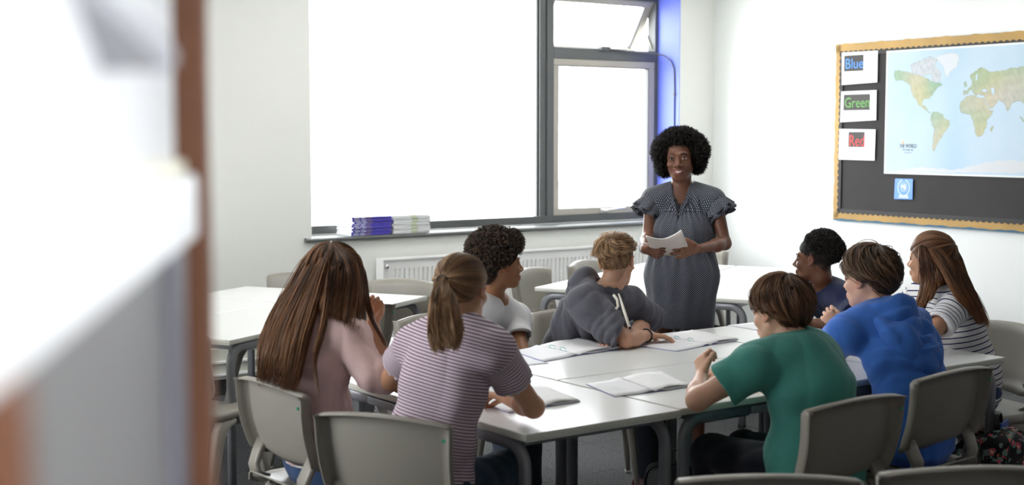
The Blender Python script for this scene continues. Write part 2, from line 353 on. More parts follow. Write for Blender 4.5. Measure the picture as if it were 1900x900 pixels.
# ------------------------------------------------------------------ chairs: one-piece plastic, A-shaped legs
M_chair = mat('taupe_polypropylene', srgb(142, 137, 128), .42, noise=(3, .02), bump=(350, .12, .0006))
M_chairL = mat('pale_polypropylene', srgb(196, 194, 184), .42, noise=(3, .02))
M_dot = mat('green_size_dot', srgb(20, 140, 100), .5)
def shell(bm, grid, th):
    """thicken an open grid of points (rows of Vectors) along its normals"""
    n, m = len(grid), len(grid[0]); N = [[None] * m for _ in range(n)]
    for i in range(n):
        for j in range(m):
            du = grid[min(i + 1, n - 1)][j] - grid[max(i - 1, 0)][j]; dv = grid[i][min(j + 1, m - 1)] - grid[i][max(j - 1, 0)]
            N[i][j] = du.cross(dv).normalized()
    A = [[bm.verts.new(grid[i][j]) for j in range(m)] for i in range(n)]
    Bq = [[bm.verts.new(grid[i][j] + N[i][j] * th) for j in range(m)] for i in range(n)]
    for i in range(n - 1):
        for j in range(m - 1):
            bm.faces.new((A[i][j], A[i + 1][j], A[i + 1][j + 1], A[i][j + 1])); bm.faces.new((Bq[i][j], Bq[i][j + 1], Bq[i + 1][j + 1], Bq[i + 1][j]))
    for i in range(n - 1):
        for j in (0, m - 1): bm.faces.new((A[i][j], A[i + 1][j], Bq[i + 1][j], Bq[i][j]) if j else (A[i][j], Bq[i][j], Bq[i + 1][j], A[i + 1][j]))
    for j in range(m - 1):
        for i in (0, n - 1): bm.faces.new((A[i][j], Bq[i][j], Bq[i][j + 1], A[i][j + 1]) if i else (A[i][j], A[i][j + 1], Bq[i][j + 1], Bq[i][j]))
def make_chair(m):
    """faces local +Y, seat centre at the origin"""
    t = empty('classroom_chair', (0, 0, 0))
    # backrest: dished panel with a rolled rim turned to the rear
    bm = bmesh.new(); grid = []
    NS, NT = 15, 11
    def panel(s, v):
        w = .205 + .012 * v - .03 * max(0, .12 - v) / .12
        z = .510 + v * .255 + .020 * v * (1 - s * s)                              # arched top edge
        y = -.165 - .055 * v + .034 * s * s - .030 * math.sin(math.pi * min(1, v * 1.0)) * .5 + (.018 if v < .08 else 0)
        return Vector((w * s, y, z))
    for i in range(NT):
        v = i / (NT - 1); row = []
        e = panel(-1, v); rim = .042 * (1 if v > .06 else .5)
        row += [e + Vector((-.010, -rim, 0)), e + Vector((-.007, -rim * .5, 0))]
        row += [panel(-1 + 2 * k / (NS - 1), v) for k in range(NS)]
        e = panel(1, v); row += [e + Vector((.007, -rim * .5, 0)), e + Vector((.010, -rim, 0))]
        grid.append(row)
    top = []
    for p in grid[-1]: top.append(p + Vector((0, -.010, .012)))
    rim2 = [p + Vector((0, -.034 if 1 < k < NS + 2 else -.006, .007)) for k, p in enumerate(grid[-1])]
    grid.append(top); grid.append(rim2)
    shell(bm, grid, .0045)
    bm_obj('backrest', bm, m, t, True)
    # two stems joining backrest to seat, leaving the gap
    for sx in (-1, 1):
        bm = bmesh.new()
        sweep(bm, [(sx * .178, -.150, .56), (sx * .178, -.172, .52), (sx * .172, -.190, .48), (sx * .165, -.185, .445), (sx * .155, -.15, .425)], rrect(.060, .022, .008), up=(0, 1, 0)); bm_obj('stem', bm, m, t, True)
    bm = bmesh.new(); grid = []
    for i in range(13):
        v = i / 12; y = -.205 + v * .41; row = []
        for k in range(13):
            s = -1 + 2 * k / 12; w = .205 - .035 * max(0, (.25 - v)) / .25
            z = .432 - .014 * (1 - s * s) * math.sin(math.pi * v) - .035 * max(0, (v - .82) / .18) ** 2 + .022 * max(0, (.12 - v) / .12)
            row.append(Vector((w * s, y, z)))
        row = [row[0] + Vector((-.006, 0, -.03)), row[0] + Vector((-.005, 0, -.008))] + row + [row[-1] + Vector((.005, 0, -.008)), row[-1] + Vector((.006, 0, -.03))]
        grid.append([p.copy() for p in row])
    shell(bm, grid, -.006); bm_obj('seat', bm, m, t, True)
    for sx in (-1, 1):
        for sy, fy in ((1, .215), (-1, -.245)):
            bm = bmesh.new()
            sweep(bm, [(sx * .190, sy * .02, .400), (sx * .198, sy * .075, .392), (sx * .206, sy * .125, .345), (sx * .222, (sy * .125 + fy) / 2, .19), (sx * .240, fy, .012)],
                  rrect(.036, .058, .010), up=(0, 1, 0), scales=[1.1, 1.15, 1.1, .85, .62]); lg = bm_obj('leg', bm, m, t, True)
            boxo('foot_pad', (sx * .240 - .013, fy - .02, 0), (sx * .240 + .013, fy + .02, .012), M_chairL if m is M_chair else M_chair, lg, .003)
    bm = bmesh.new(); sweep(bm, [(-.19, -.02, .395), (.19, -.02, .395)], rrect(.10, .03, .01)); bm_obj('under_brace', bm, m, t)
    bm = bmesh.new(); sweep(bm, [(.211, -.2255, .738), (.2115, -.2305, .738)], circ(.0055, 10)); bm_obj('size_dot', bm, M_dot, t)
    return t
CH = 'taupe plastic classroom chairs'
proto = make_chair(M_chair); used = []
def chair(x, y, rz, label, tilt=0):
    o = proto if not used else copy_tree(proto); used.append(1)
    o.location = (x, y, 0); o.rotation_euler = (0, 0, D(rz)); tag(o, label, 'chair', CH); return o
chair(2.225, 4.155, -88, 'taupe plastic chair carrying the girl in the pink jacket')
chair(2.225, 3.56, -61, 'taupe plastic chair carrying the girl in the purple striped top')
chair(3.37, 3.02, 1, 'taupe plastic chair carrying the boy in the green polo shirt')
chair(4.05, 3.16, 4, 'taupe plastic chair carrying the boy in the blue hoodie')
chair(5.06, 3.58, 78, 'taupe plastic chair carrying the girl in the navy and white striped top')
chair(2.56, 2.46, -36, 'empty taupe chair at the bottom edge, top of its back below the green shirt')
chair(3.00, 2.24, -30, 'empty taupe chair at the bottom right corner in front of the rucksack')
chair(3.21, 5.93, 28, 'empty taupe chair at the left rear tables, just beyond the pink jacket')
chair(3.56, 7.20, 119, 'empty taupe chair behind the left rear table, half hidden by long brown hair')
chair(3.89, 6.55, 119, 'empty taupe chair behind the left rear table in front of the radiator end')
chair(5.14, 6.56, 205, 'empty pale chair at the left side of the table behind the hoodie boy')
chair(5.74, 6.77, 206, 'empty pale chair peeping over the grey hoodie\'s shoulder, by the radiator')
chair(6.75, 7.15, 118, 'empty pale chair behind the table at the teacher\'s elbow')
chair(3.93, 4.86, 145, 'taupe plastic chair carrying the boy in the grey hoodie')
chair(3.42, 5.08, 180, 'taupe plastic chair carrying the boy in the white t-shirt')
chair(5.22, 4.32, 95, 'taupe plastic chair carrying the child in the navy t-shirt')
chair(2.37, 5.61, -61, 'empty taupe chair with its seat showing beside the door, under the left rear tables')

# ------------------------------------------------------------------ smooth body surfaces from tapered, blended limbs
A3 = lambda p: np.array(p, dtype=np.float64)
def nrmz(v): v = A3(v); return v / (np.linalg.norm(v) + 1e-12)
def seg(a, b, ra, rb=None, k=.02, flat=0, tag_=0):
    return dict(t='seg', a=A3(a), b=A3(b), ra=ra, rb=rb if rb is not None else ra, k=k, op='add', flat=flat, tg=tag_)
def eseg(a, b, wa, da, wb, db, lat, k=.03, cap=1.0, flat=0, tag_=0):
    return dict(t='eseg', a=A3(a), b=A3(b), wa=wa, da=da, wb=wb, db=db, lat=A3(lat), k=k, op='add', cap=cap, flat=flat, tg=tag_)
def ell(c, r, R=None, k=.02, op='add', tag_=0):
    return dict(t='ell', c=A3(c), r=A3(r), R=np.eye(3) if R is None else A3(R), k=k, op=op, tg=tag_)
def sub(p): p = dict(p); p['op'] = 'sub'; return p
def grow(p, g):
    q = dict(p)
    if q['t'] == 'seg': q['ra'] = q['ra'] + g; q['rb'] = q['rb'] + g
    elif q['t'] == 'eseg':
        for n_ in ('wa', 'da', 'wb', 'db'): q[n_] = q[n_] + g
    else: q['r'] = q['r'] + g
    return q
def pbox(p, m):
    if p['t'] == 'ell': r = float(max(p['r'])); return p['c'] - r - m, p['c'] + r + m
    r = max(p['ra'], p['rb']) if p['t'] == 'seg' else max(p['wa'], p['da'], p['wb'], p['db'])
    return np.minimum(p['a'], p['b']) - r - m, np.maximum(p['a'], p['b']) + r + m
def pdist(p, X, Y, Z):
    if p['t'] == 'seg':
        a, b = p['a'], p['b']; u = b - a; L = float(np.linalg.norm(u)) + 1e-9; u = u / L
        dx, dy, dz = X - a[0], Y - a[1], Z - a[2]
        s = dx * u[0] + dy * u[1] + dz * u[2]; t = np.clip(s / L, 0, 1)
        q2 = dx * dx + dy * dy + dz * dz
        if p['flat']:
            rad = np.sqrt(np.maximum(q2 - s * s, 0)) - (p['ra'] + (p['rb'] - p['ra']) * t)
            d0 = np.sqrt(np.maximum(q2 - 2 * s * t * L + (t * L) ** 2, 0)) - (p['ra'] + (p['rb'] - p['ra']) * t)
            return np.where(s > 0, np.maximum(rad, s - L), d0)
        return np.sqrt(np.maximum(q2 - 2 * s * t * L + (t * L) ** 2, 0)) - (p['ra'] + (p['rb'] - p['ra']) * t)
    if p['t'] == 'eseg':
        a, b = p['a'], p['b']; u = b - a; L = float(np.linalg.norm(u)) + 1e-9; u = u / L
        l = p['lat'] - u * np.dot(p['lat'], u); l /= np.linalg.norm(l); m = np.cross(u, l)
        dx, dy, dz = X - a[0], Y - a[1], Z - a[2]
        s = dx * u[0] + dy * u[1] + dz * u[2]; t = np.clip(s / L, 0, 1)
        x = dx * l[0] + dy * l[1] + dz * l[2]; y = dx * m[0] + dy * m[1] + dz * m[2]
        w = p['wa'] + (p['wb'] - p['wa']) * t; d = p['da'] + (p['db'] - p['da']) * t; c = np.minimum(w, d) * p['cap']
        e = s - np.clip(s, 0, L)
        if p['flat'] == 1: e = np.where(s > 0, 0, e)
        k0 = np.sqrt((x / w) ** 2 + (y / d) ** 2 + (e / c) ** 2); k1 = np.sqrt((x / w ** 2) ** 2 + (y / d ** 2) ** 2 + (e / c ** 2) ** 2)
        r = k0 * (k0 - 1) / np.maximum(k1, 1e-6)
        r = np.where(k0 < .3, -.7 * np.minimum(w, d), r)
        if p['flat'] == 1: r = np.maximum(r, s - L)
        return r
    c, r, R = p['c'], p['r'], p['R']; dx, dy, dz = X - c[0], Y - c[1], Z - c[2]
    x, y, z = [dx * R[i][0] + dy * R[i][1] + dz * R[i][2] for i in range(3)]
    k0 = np.sqrt((x / r[0]) ** 2 + (y / r[1]) ** 2 + (z / r[2]) ** 2); k1 = np.sqrt((x / r[0] ** 2) ** 2 + (y / r[1] ** 2) ** 2 + (z / r[2] ** 2) ** 2)
    return np.where(k0 < .3, -.7 * min(r), k0 * (k0 - 1) / np.maximum(k1, 1e-6))
def field_mesh(prims, lo, hi, h, disp=None):
    lo = A3(lo); n = np.ceil((A3(hi) - lo) / h).astype(int) + 1
    ax = [(lo[i] + h * np.arange(n[i])).astype(np.float32) for i in range(3)]
    F = np.full(n, .1, np.float32)
    for p in prims:
        m = p['k'] + 3 * h; b0, b1 = pbox(p, m)
        i0 = np.clip(np.floor((b0 - lo) / h).astype(int), 0, n); i1 = np.clip(np.ceil((b1 - lo) / h).astype(int) + 1, 0, n)
        if np.any(i1 - i0 < 1): continue
        sl = tuple(slice(i0[i], i1[i]) for i in range(3))
        X, Y, Z = ax[0][sl[0]][:, None, None], ax[1][sl[1]][None, :, None], ax[2][sl[2]][None, None, :]
        d = pdist(p, X, Y, Z).astype(np.float32); f = F[sl]; k = p['k']
        if p['op'] == 'add':
            q = np.clip(.5 + .5 * (d - f) / k, 0, 1); F[sl] = d + (f - d) * q - k * q * (1 - q)
        else:
            d = -d; q = np.clip(.5 - .5 * (d - f) / k, 0, 1); F[sl] = d + (f - d) * q + k * q * (1 - q)
    if disp is not None:
        I = np.nonzero(np.abs(F) < .03); 
        if len(I[0]): F[I] += disp(ax[0][I[0]], ax[1][I[1]], ax[2][I[2]]).astype(np.float32)
    F = np.clip(F, -3 * h, 3 * h)
    g = openvdb.FloatGrid(3 * h); g.copyFromArray(np.ascontiguousarray(F), tolerance=1e-6)
    pts, quads = g.convertToQuads(0.0)
    return pts * h + lo, quads
def body_mesh(prims, h, fine=(), disp=None):
    b = [pbox(p, .012) for p in prims if p['op'] == 'add']; lo = np.min([x[0] for x in b], 0); hi = np.max([x[1] for x in b], 0)
    V, Q = field_mesh(prims, lo, hi, h, disp); VS, QS, off = [], [], 0
    def inside(V, Q, f): c = V[Q].mean(1); return np.all((c > A3(f[0])) & (c < A3(f[1])), 1)
    keep = np.ones(len(Q), bool)
    for f in fine: keep &= ~inside(V, Q, f)
    VS.append(V); QS.append(Q[keep]); off = len(V)
    for i, f in enumerate(fine):
        v, q = field_mesh(prims, A3(f[0]) - .012, A3(f[1]) + .012, f[2], disp)
        if not len(q): continue
        kp = inside(v, q, (A3(f[0]) - .002, A3(f[1]) + .002, 0))
        for g in fine[:i]: kp &= ~inside(v, q, g)
        VS.append(v); QS.append(q[kp] + off); off += len(v)
    V = np.concatenate(VS); Q = np.concatenate(QS)
    u, inv = np.unique(Q, return_inverse=True)
    return V[u], inv.reshape(Q.shape)
def np_mesh(name, V, Q, m=None, parent=None, attrs=None, smooth=True, rev=True):
    k = Q.shape[1]; me = bpy.data.meshes.new(name)
    if rev: Q = Q[:, ::-1]
    me.vertices.add(len(V)); me.vertices.foreach_set('co', V.astype(np.float32).ravel())
    me.loops.add(Q.size); me.loops.foreach_set('vertex_index', Q.astype(np.int32).ravel())
    me.polygons.add(len(Q)); me.polygons.foreach_set('loop_start', np.arange(0, Q.size, k, dtype=np.int32)); me.polygons.foreach_set('loop_total', np.full(len(Q), k, np.int32))
    me.update(calc_edges=True)
    for an, (tp, arr) in (attrs or {}).items():
        a = me.attributes.new(an, tp, 'POINT')
        if tp == 'FLOAT_COLOR': a.data.foreach_set('color', np.concatenate([arr, np.ones((len(V), 1))], 1).astype(np.float32).ravel())
        elif tp == 'FLOAT': a.data.foreach_set('value', arr.astype(np.float32))
        else: a.data.foreach_set('vector', arr.astype(np.float32).ravel())
    if smooth: me.polygons.foreach_set('use_smooth', np.ones(len(Q), bool))
    me.validate(); return link(name, me, m, parent)
def waves(seed, freq, amp, n=5, stretch=(1, 1, 1), warp=.6):
    """smooth, slightly ridged relief used for cloth folds"""
    r = np.random.default_rng(seed); D_ = r.normal(size=(n, 3)); D_ /= np.linalg.norm(D_, axis=1)[:, None]; D_ *= A3(stretch); ph = r.uniform(0, 6.28, n); fr = freq * r.uniform(.6, 1.5, n)
    W_ = r.normal(size=(3, 3)) * freq * .5; wp = r.uniform(0, 6.28, 3)
    def f(x, y, z):
        w = sum(np.sin(W_[i][0] * x + W_[i][1] * y + W_[i][2] * z + wp[i]) for i in range(3)) * warp
        s = 0
        for i in range(n): s = s + (1 - 2 * np.abs(np.sin(fr[i] * (D_[i][0] * x + D_[i][1] * y + D_[i][2] * z) + ph[i] + w)) ** .8)
        return s * amp / n * 1.6
    return f
def vfold(c, r, amp, n, axis=(0, 0, 1), ph=0):
    """radial folds around an axis (gathers), amp in metres"""
    c = A3(c)
    def f(x, y, z): return amp * np.sin(n * np.arctan2(y - c[1], x - c[0]) + ph + 3 * np.sin(6 * z))
    return f
def catmull(P_, n):
    P_ = A3(P_); P_ = np.concatenate([[2 * P_[0] - P_[1]], P_, [2 * P_[-1] - P_[-2]]]); out = []; m = len(P_) - 3
    for t in np.linspace(0, m - 1e-6, n):
        i = int(t); f = t - i; a, b, c, d = P_[i:i + 4]
        out.append(.5 * ((2 * b) + (-a + c) * f + (2 * a - 5 * b + 4 * c - d) * f * f + (-a + 3 * b - 3 * c + d) * f ** 3))
    return A3(out)
# strands: paths (N, M, 3) -> three-sided tapered tubes in one mesh
def strand_mesh(name, Pth, rad, m, parent, tip=.25, hv=None):
    N, M, _ = Pth.shape
    T = np.gradient(Pth, axis=1); T /= np.linalg.norm(T, axis=2, keepdims=True) + 1e-9
    ref = np.array([.31, .52, .79]); S = np.cross(T, ref); S /= np.linalg.norm(S, axis=2, keepdims=True) + 1e-9; U_ = np.cross(T, S)
    prof = np.minimum(1, (1 - np.linspace(0, 1, M)) * 3 + tip)[None, :, None] * np.minimum(1, np.linspace(0, 1, M) * 6 + .5)[None, :, None]
    r = (rad if np.ndim(rad) else np.full(N, rad))[:, None, None] * prof
    V = np.stack([Pth + (S * math.cos(a) + U_ * math.sin(a)) * r for a in (0, 2.094, 4.189)], 2)      # N M 3 3
    idx = np.arange(N * M * 3).reshape(N, M, 3); Q = []
    for j in range(3):
        a, b = idx[:, :-1, j], idx[:, :-1, (j + 1) % 3]; c, d_ = idx[:, 1:, (j + 1) % 3], idx[:, 1:, j]
        Q.append(np.stack([a, b, c, d_], -1).reshape(-1, 4))
    if hv is None: hv = RNG.random(N)
    at = np.repeat(hv, M * 3); al = np.tile(np.repeat(np.linspace(0, 1, M), 3), N)
    return np_mesh(name, V.reshape(-1, 3), np.concatenate(Q), m, parent, {'hv': ('FLOAT', at), 'ha': ('FLOAT', al)}, rev=False)
def hair_mat(name, dark, mid, light, rough=.38, tips=None, gain=1.4):
    dark, mid, light = [tuple(c * gain for c in q[:3]) + (1,) for q in (dark, mid, light)]
    m = bpy.data.materials.new(name); m.use_nodes = True; nt = m.node_tree; b = nt.nodes['Principled BSDF']
    a = nt.nodes.new('ShaderNodeAttribute'); a.attribute_name = 'hv'
    r = nt.nodes.new('ShaderNodeValToRGB'); e = r.color_ramp.elements; e[0].color = dark; e[0].position = .1; e[1].color = light; e[1].position = .95
    x = e.new(.55); x.color = mid
    nt.links.new(a.outputs['Fac'], r.inputs[0]); out = r.outputs[0]
    if tips:
        a2 = nt.nodes.new('ShaderNodeAttribute'); a2.attribute_name = 'ha'; mr = nt.nodes.new('ShaderNodeMapRange'); mr.inputs[1].default_value = .35
        nt.links.new(a2.outputs['Fac'], mr.inputs[0]); mx = nt.nodes.new('ShaderNodeMix'); mx.data_type = 'RGBA'; mx.blend_type = 'MIX'
        ml = nt.nodes.new('ShaderNodeMath'); ml.operation = 'MULTIPLY'; ml.inputs[1].default_value = .6; nt.links.new(mr.outputs[0], ml.inputs[0])
        nt.links.new(ml.outputs[0], mx.inputs[0]); nt.links.new(out, mx.inputs[6]); mx.inputs[7].default_value = tips; out = mx.outputs[2]
    nt.links.new(out, b.inputs['Base Color']); b.inputs['Roughness'].default_value = rough + .05; b.inputs['Specular IOR Level'].default_value = .42
    return m
# ------------------------------------------------------------------ head frame
class Frame:
    def __init__(s, c, az, pitch=0, roll=0, size=1.0):
        s.c = A3(c); a = math.radians(az); p = math.radians(pitch)
        s.f = A3((math.cos(a) * math.cos(p), math.sin(a) * math.cos(p), math.sin(p))); s.r = nrmz(np.cross(s.f, (0, 0, 1))); s.u = np.cross(s.r, s.f)
        if roll: q = math.radians(roll); s.r, s.u = s.r * math.cos(q) + s.u * math.sin(q), s.u * math.cos(q) - s.r * math.sin(q)
        s.R = np.stack([s.r, s.f, s.u]); s.s = size
    def p(s, x, y, z): return s.c + (s.r * x + s.f * y + s.u * z) * s.s
    def inv(s, V): return (V - s.c) @ s.R.T / s.s
    def arr(s, L): return s.c + (np.asarray(L) @ s.R) * s.s
def head_prims(F, female=True, smile=0, nose=1.0):
    s = F.s; E = lambda x, y, z, a, b, c, k=.02, op='add': ell(F.p(x, y, z), (a * s, b * s, c * s), F.R, k * s, op)
    G = lambda p, q, ra, rb, k=.012: seg(F.p(*p), F.p(*q), ra * s, rb * s, k * s)
    L = [E(0, -.014, .030, .073, .092, .080), E(0, .028, -.030, .053 if female else .056, .056, .076, .03), E(0, .060, -.092, .021, .020, .017, .03)]
    for q in (-1, 1):
        L += [G((q * (.045 if female else .052), .000, -.045), (q * .020, .058, -.092), .014 if female else .017, .011, .03), E(q * (.034 + .002 * smile), .062, -.030 + .002 * smile, .021, .020, .019, .022)]
        L += [G((q * .010, .085, .019), (q * .040, .071, .021), .007, .006, .014)]
    L += [G((0, .082, .008), (0, .101 , -.030), .007, .0095, .012), E(0, .103, -.033, .010, .010, .009, .008)]
    for q in (-1, 1): L += [E(q * .0125, .092, -.037, .0085 * nose, .010, .0075, .006)]
    for q in (-1, 1): L += [sub(E(q * .031, .099, .000, .019, .014, .013, .010))]
    L += [E(0, .080, -.065, .024, .014, .018, .016)]                       # muzzle
    if not smile:
        L += [G((-.018, .086, -.062), (.018, .086, -.062), .0055, .0055, .006), G((-.014, .086, -.072), (.014, .086, -.072), .0065, .0065, .006), sub(G((-.021, .094, -.0665), (.021, .094, -.0665), .0016, .0016, .003))]
    for q in (-1, 1):                                                        # ears: rim, lobe, hollow
        rim = [(-.004, .030), (-.014, .027), (-.021, .014), (-.020, 0), (-.012, -.016), (-.004, -.026)]
        pts = [(q * (.0735 + .009 * (1 - i / 6)), .004 + a, -.004 + b) for i, (a, b) in enumerate(rim)]
        L += [E(q * .0735, -.004, -.004, .0065, .017, .026, .008)]
        for a_, b_ in zip(pts[:-1], pts[1:]): L += [G(a_, b_, .0036, .0036, .004)]
        L += [E(q * .077, .003, -.026, .0045, .007, .009, .004), sub(E(q * .083, -.004, -.003, .007, .009, .013, .004))]
    return L
def hand_prims(w, d_, n_, side, sc=1.0, curl=(25, 35, 25), spread=6, thumb=(40, 20, 15), lens=(.066, .074, .069, .054)):
    """w wrist, d_ finger direction, n_ palm-facing normal, side=+1 puts the thumb on d x n"""
    d_ = nrmz(d_); n_ = A3(n_); n_ = nrmz(n_ - d_ * np.dot(n_, d_)); l = np.cross(d_, n_) * side; w = A3(w); L = []
    kn = w + d_ * .082 * sc
    L.append(eseg(w + d_ * .012 * sc, kn - d_ * .006, .024 * sc, .015 * sc, .036 * sc, .0115 * sc, l, .012))
    for i in range(4):
        off = (1.5 - i) * .0192 * sc; b = kn + l * off - d_ * (.002, .0, .003, .010)[i] * sc
        ang = math.radians((1.5 - i) * spread); dd = nrmz(d_ * math.cos(ang) + l * math.sin(ang)); p = b; tot = 0; ln = lens[i] * sc
        for j, fr in enumerate((.45, .31, .24)):
            tot += curl[j] + (i * 2 if curl[j] > 5 else 0); t = math.radians(tot); v = dd * math.cos(t) + n_ * math.sin(t)
            q = p + v * ln * fr; r0, r1 = (.0088, .0080, .0074, .0064)[j] * sc, (.0088, .0080, .0074, .0064)[j + 1] * sc
            if i == 3: r0 *= .86; r1 *= .86
            L.append(seg(p, q, r0, r1, .0035)); p = q
    p = w + d_ * .022 * sc + l * .022 * sc; t = math.radians(thumb[0])
    v = d_ * math.cos(t) + l * math.sin(t) + n_ * .25; v = nrmz(v)
    for j, (ln, r0, r1) in enumerate(((.040, .0145, .0105), (.030, .0102, .0092), (.024, .0092, .0075))):
        q = p + v * ln * sc; L.append(seg(p, q, r0 * sc, r1 * sc, .007 if j == 0 else .004)); p = q
        a = math.radians(thumb[1 if j == 0 else 2]); v = nrmz(v * math.cos(a) - l * math.sin(a) * .8 + n_ * math.sin(a) * .6)
    return L
# meridian strands over the skull: from a pole outwards, ending at zend(azimuth)
def scalp(F, pole, theta_end, N, L_ang, seed, rad=.0011, M=9, lift=.006, c=(0, -.014, .030), r=(.078, .097, .085), clump=.25, root_full=False, tipout=0, jit=.12, swirl=.0):
    g = np.random.default_rng(seed); pole = nrmz(pole); e1 = nrmz(np.cross(pole, (1, 0, 0))); e1 = e1 if abs(e1).sum() > 0 else A3((0, 1, 0)); e2 = np.cross(pole, e1)
    ph = g.uniform(0, 2 * np.pi, N); te = theta_end(ph, pole, e1, e2) if callable(theta_end) else np.full(N, theta_end)
    u = g.random(N); th0 = np.arccos(1 - u * (1 - np.cos(te))) if not root_full else g.uniform(0, .15, N)
    th1 = np.minimum(th0 + L_ang * g.uniform(.7, 1.2, N), te + g.normal(0, jit, N) * .5) if not root_full else te + g.normal(0, jit * .3, N)
    th1 = np.maximum(th1, th0 + .05)
    t = np.linspace(0, 1, M)[None, :]
    cl = np.sin(9 * ph + 5 * th0) * .5 + np.sin(17 * ph - 7 * th0 + 1) * .5
    th = th0[:, None] + (th1 - th0)[:, None] * t; f = ph[:, None] + swirl * t + clump * .35 * cl[:, None] * t * (1 + .5 * t)
    f = f + g.normal(0, .03, N)[:, None] * t
    dirs = np.cos(th)[..., None] * pole + np.sin(th)[..., None] * (np.cos(f)[..., None] * e1 + np.sin(f)[..., None] * e2)
    P_ = A3(c) + dirs * A3(r)
    lf = (lift * g.uniform(.3, 1.3, N) * (1 + .5 * cl))[:, None] * np.sin(np.pi * (.15 + .6 * t)) + tipout * t ** 2
    P_ = P_ + dirs * lf[..., None]
    return F.arr(P_), np.clip(.5 + .28 * cl + g.normal(0, .2, N), 0, 1)
def cap_mesh(name, F, pole, theta_end, m, parent, c=(0, -.014, .030), r=(.077, .096, .084), n=48, rows=14):
    pole = nrmz(pole); e1 = nrmz(np.cross(pole, (1, 0, 0))); e2 = np.cross(pole, e1)
    ph = np.linspace(0, 2 * np.pi, n, endpoint=False); te = theta_end(ph, pole, e1, e2) if callable(theta_end) else np.full(n, theta_end)
    V = []
    for i in range(rows + 1):
        th = te * i / rows; dr = np.cos(th)[:, None] * pole + np.sin(th)[:, None] * (np.cos(ph)[:, None] * e1 + np.sin(ph)[:, None] * e2)
        k = 1 if i < rows else .9
        V.append(A3(c) + dr * A3(r) * k)
    V = F.arr(np.concatenate(V)); Q = []
    for i in range(rows):
        for j in range(n): Q.append((i * n + j, (i + 1) * n + j, (i + 1) * n + (j + 1) % n, i * n + (j + 1) % n))
    return np_mesh(name, V, np.array(Q), m, parent, {'hv': ('FLOAT', np.full(len(V), .2)), 'ha': ('FLOAT', np.zeros(len(V)))}, rev=False)
def hairline(front=.052, side=-.002, back=-.075, c=(0, -.014, .030), r=(.078, .097, .085), temple=None):
    """polar angle at which the hair stops, from heights (head frame z) at front, side and back"""
    def f(ph, pole, e1, e2):
        out = np.zeros(len(ph))
        for i, a in enumerate(ph):
            best = 2.6
            for th in np.linspace(.3, 2.6, 60):
                d_ = math.cos(th) * pole + math.sin(th) * (math.cos(a) * e1 + math.sin(a) * e2); p = A3(c) + d_ * A3(r)
                fy = d_[1] / (math.hypot(d_[0], d_[1]) + 1e-6)
                zl = side + (front - side) * max(0, fy) ** 1.3 if fy > 0 else side + (back - side) * min(1, (-fy) * 1.15) ** .9
                if p[2] < zl: best = th; break
            out[i] = best
        return out
    cache = {}
    def g(ph, pole, e1, e2):
        if 't' not in cache:
            gr = np.linspace(0, 2 * np.pi, 97); cache['g'] = gr; cache['t'] = f(gr, pole, e1, e2)
        return np.interp(ph % (2 * np.pi), cache['g'], cache['t'])
    return g
def guide_strands(guides, N, seed, spread=.006, M=16, across=True, end_jit=.10, wave=.002, close=False):
    """strands between neighbouring guide curves (a sheet), with thickness, ragged ends and soft waves"""
    g = np.random.default_rng(seed); Gs = np.stack([catmull(q, 40) for q in guides]); K = len(guides)
    u = g.uniform(0, K - 1 - 1e-6, N) if K > 1 else np.zeros(N); i = u.astype(int); f = u - i
    f = f + .18 * np.sin(f * 12.56 + i * 2.1)                                   # gather into locks
    f = np.clip(f, -.05, 1.05)
    A_ = Gs[i]; B_ = Gs[np.minimum(i + 1, K - 1)]; C_ = A_ * (1 - f)[:, None, None] + B_ * f[:, None, None]
    end = 1 - np.abs(g.normal(0, end_jit, N)); t = np.linspace(0, 1, M)
    idx = (t[None, :] * end[:, None]) * 39; j = np.minimum(idx.astype(int), 38); fr = (idx - j)[..., None]
    P_ = np.take_along_axis(C_, j[..., None].repeat(3, 2), 1) * (1 - fr) + np.take_along_axis(C_, (j + 1)[..., None].repeat(3, 2), 1) * fr
    off = g.normal(0, 1, (N, 3)); off /= np.linalg.norm(off, axis=1)[:, None]; off *= (spread * g.random(N) ** .5)[:, None]
    P_ = P_ + off[:, None, :] * np.minimum(1, .35 + t * 1.3)[None, :, None]
    ph = g.uniform(0, 6.28, (N, 1)); 
    P_ = P_ + (np.sin(t[None] * 9 + ph + u[:, None] * 3)[..., None] * g.normal(0, 1, (N, 1, 3)) * wave)
    return P_, np.clip(.5 + .25 * np.sin(u * 7.3) + g.normal(0, .2, N), 0, 1)
def curls(F, N, seed, surf, length=.016, rad=.0016, coil=.0035, turns=2.2, M=9):
    g = np.random.default_rng(seed); base, nr = surf(g, N); N = len(base); nr = nr / np.linalg.norm(nr, axis=1)[:, None]
    nr = nr + g.normal(0, .25, nr.shape); nr /= np.linalg.norm(nr, axis=1)[:, None]
    s = np.cross(nr, (0.2, .3, .9)); s /= np.linalg.norm(s, axis=1)[:, None] + 1e-9; u_ = np.cross(nr, s)
    t = np.linspace(0, 1, M)[None, :]; L = (length * g.uniform(.5, 1.4, N))[:, None]; a = t * turns * 6.28 + g.uniform(0, 6.28, (N, 1)); c_ = coil * np.minimum(1, t * 3)
    P_ = base[:, None] + nr[:, None] * (L * t)[..., None] + s[:, None] * (c_ * np.cos(a))[..., None] + u_[:, None] * (c_ * np.sin(a))[..., None]
    return F.arr(P_), g.random(N)
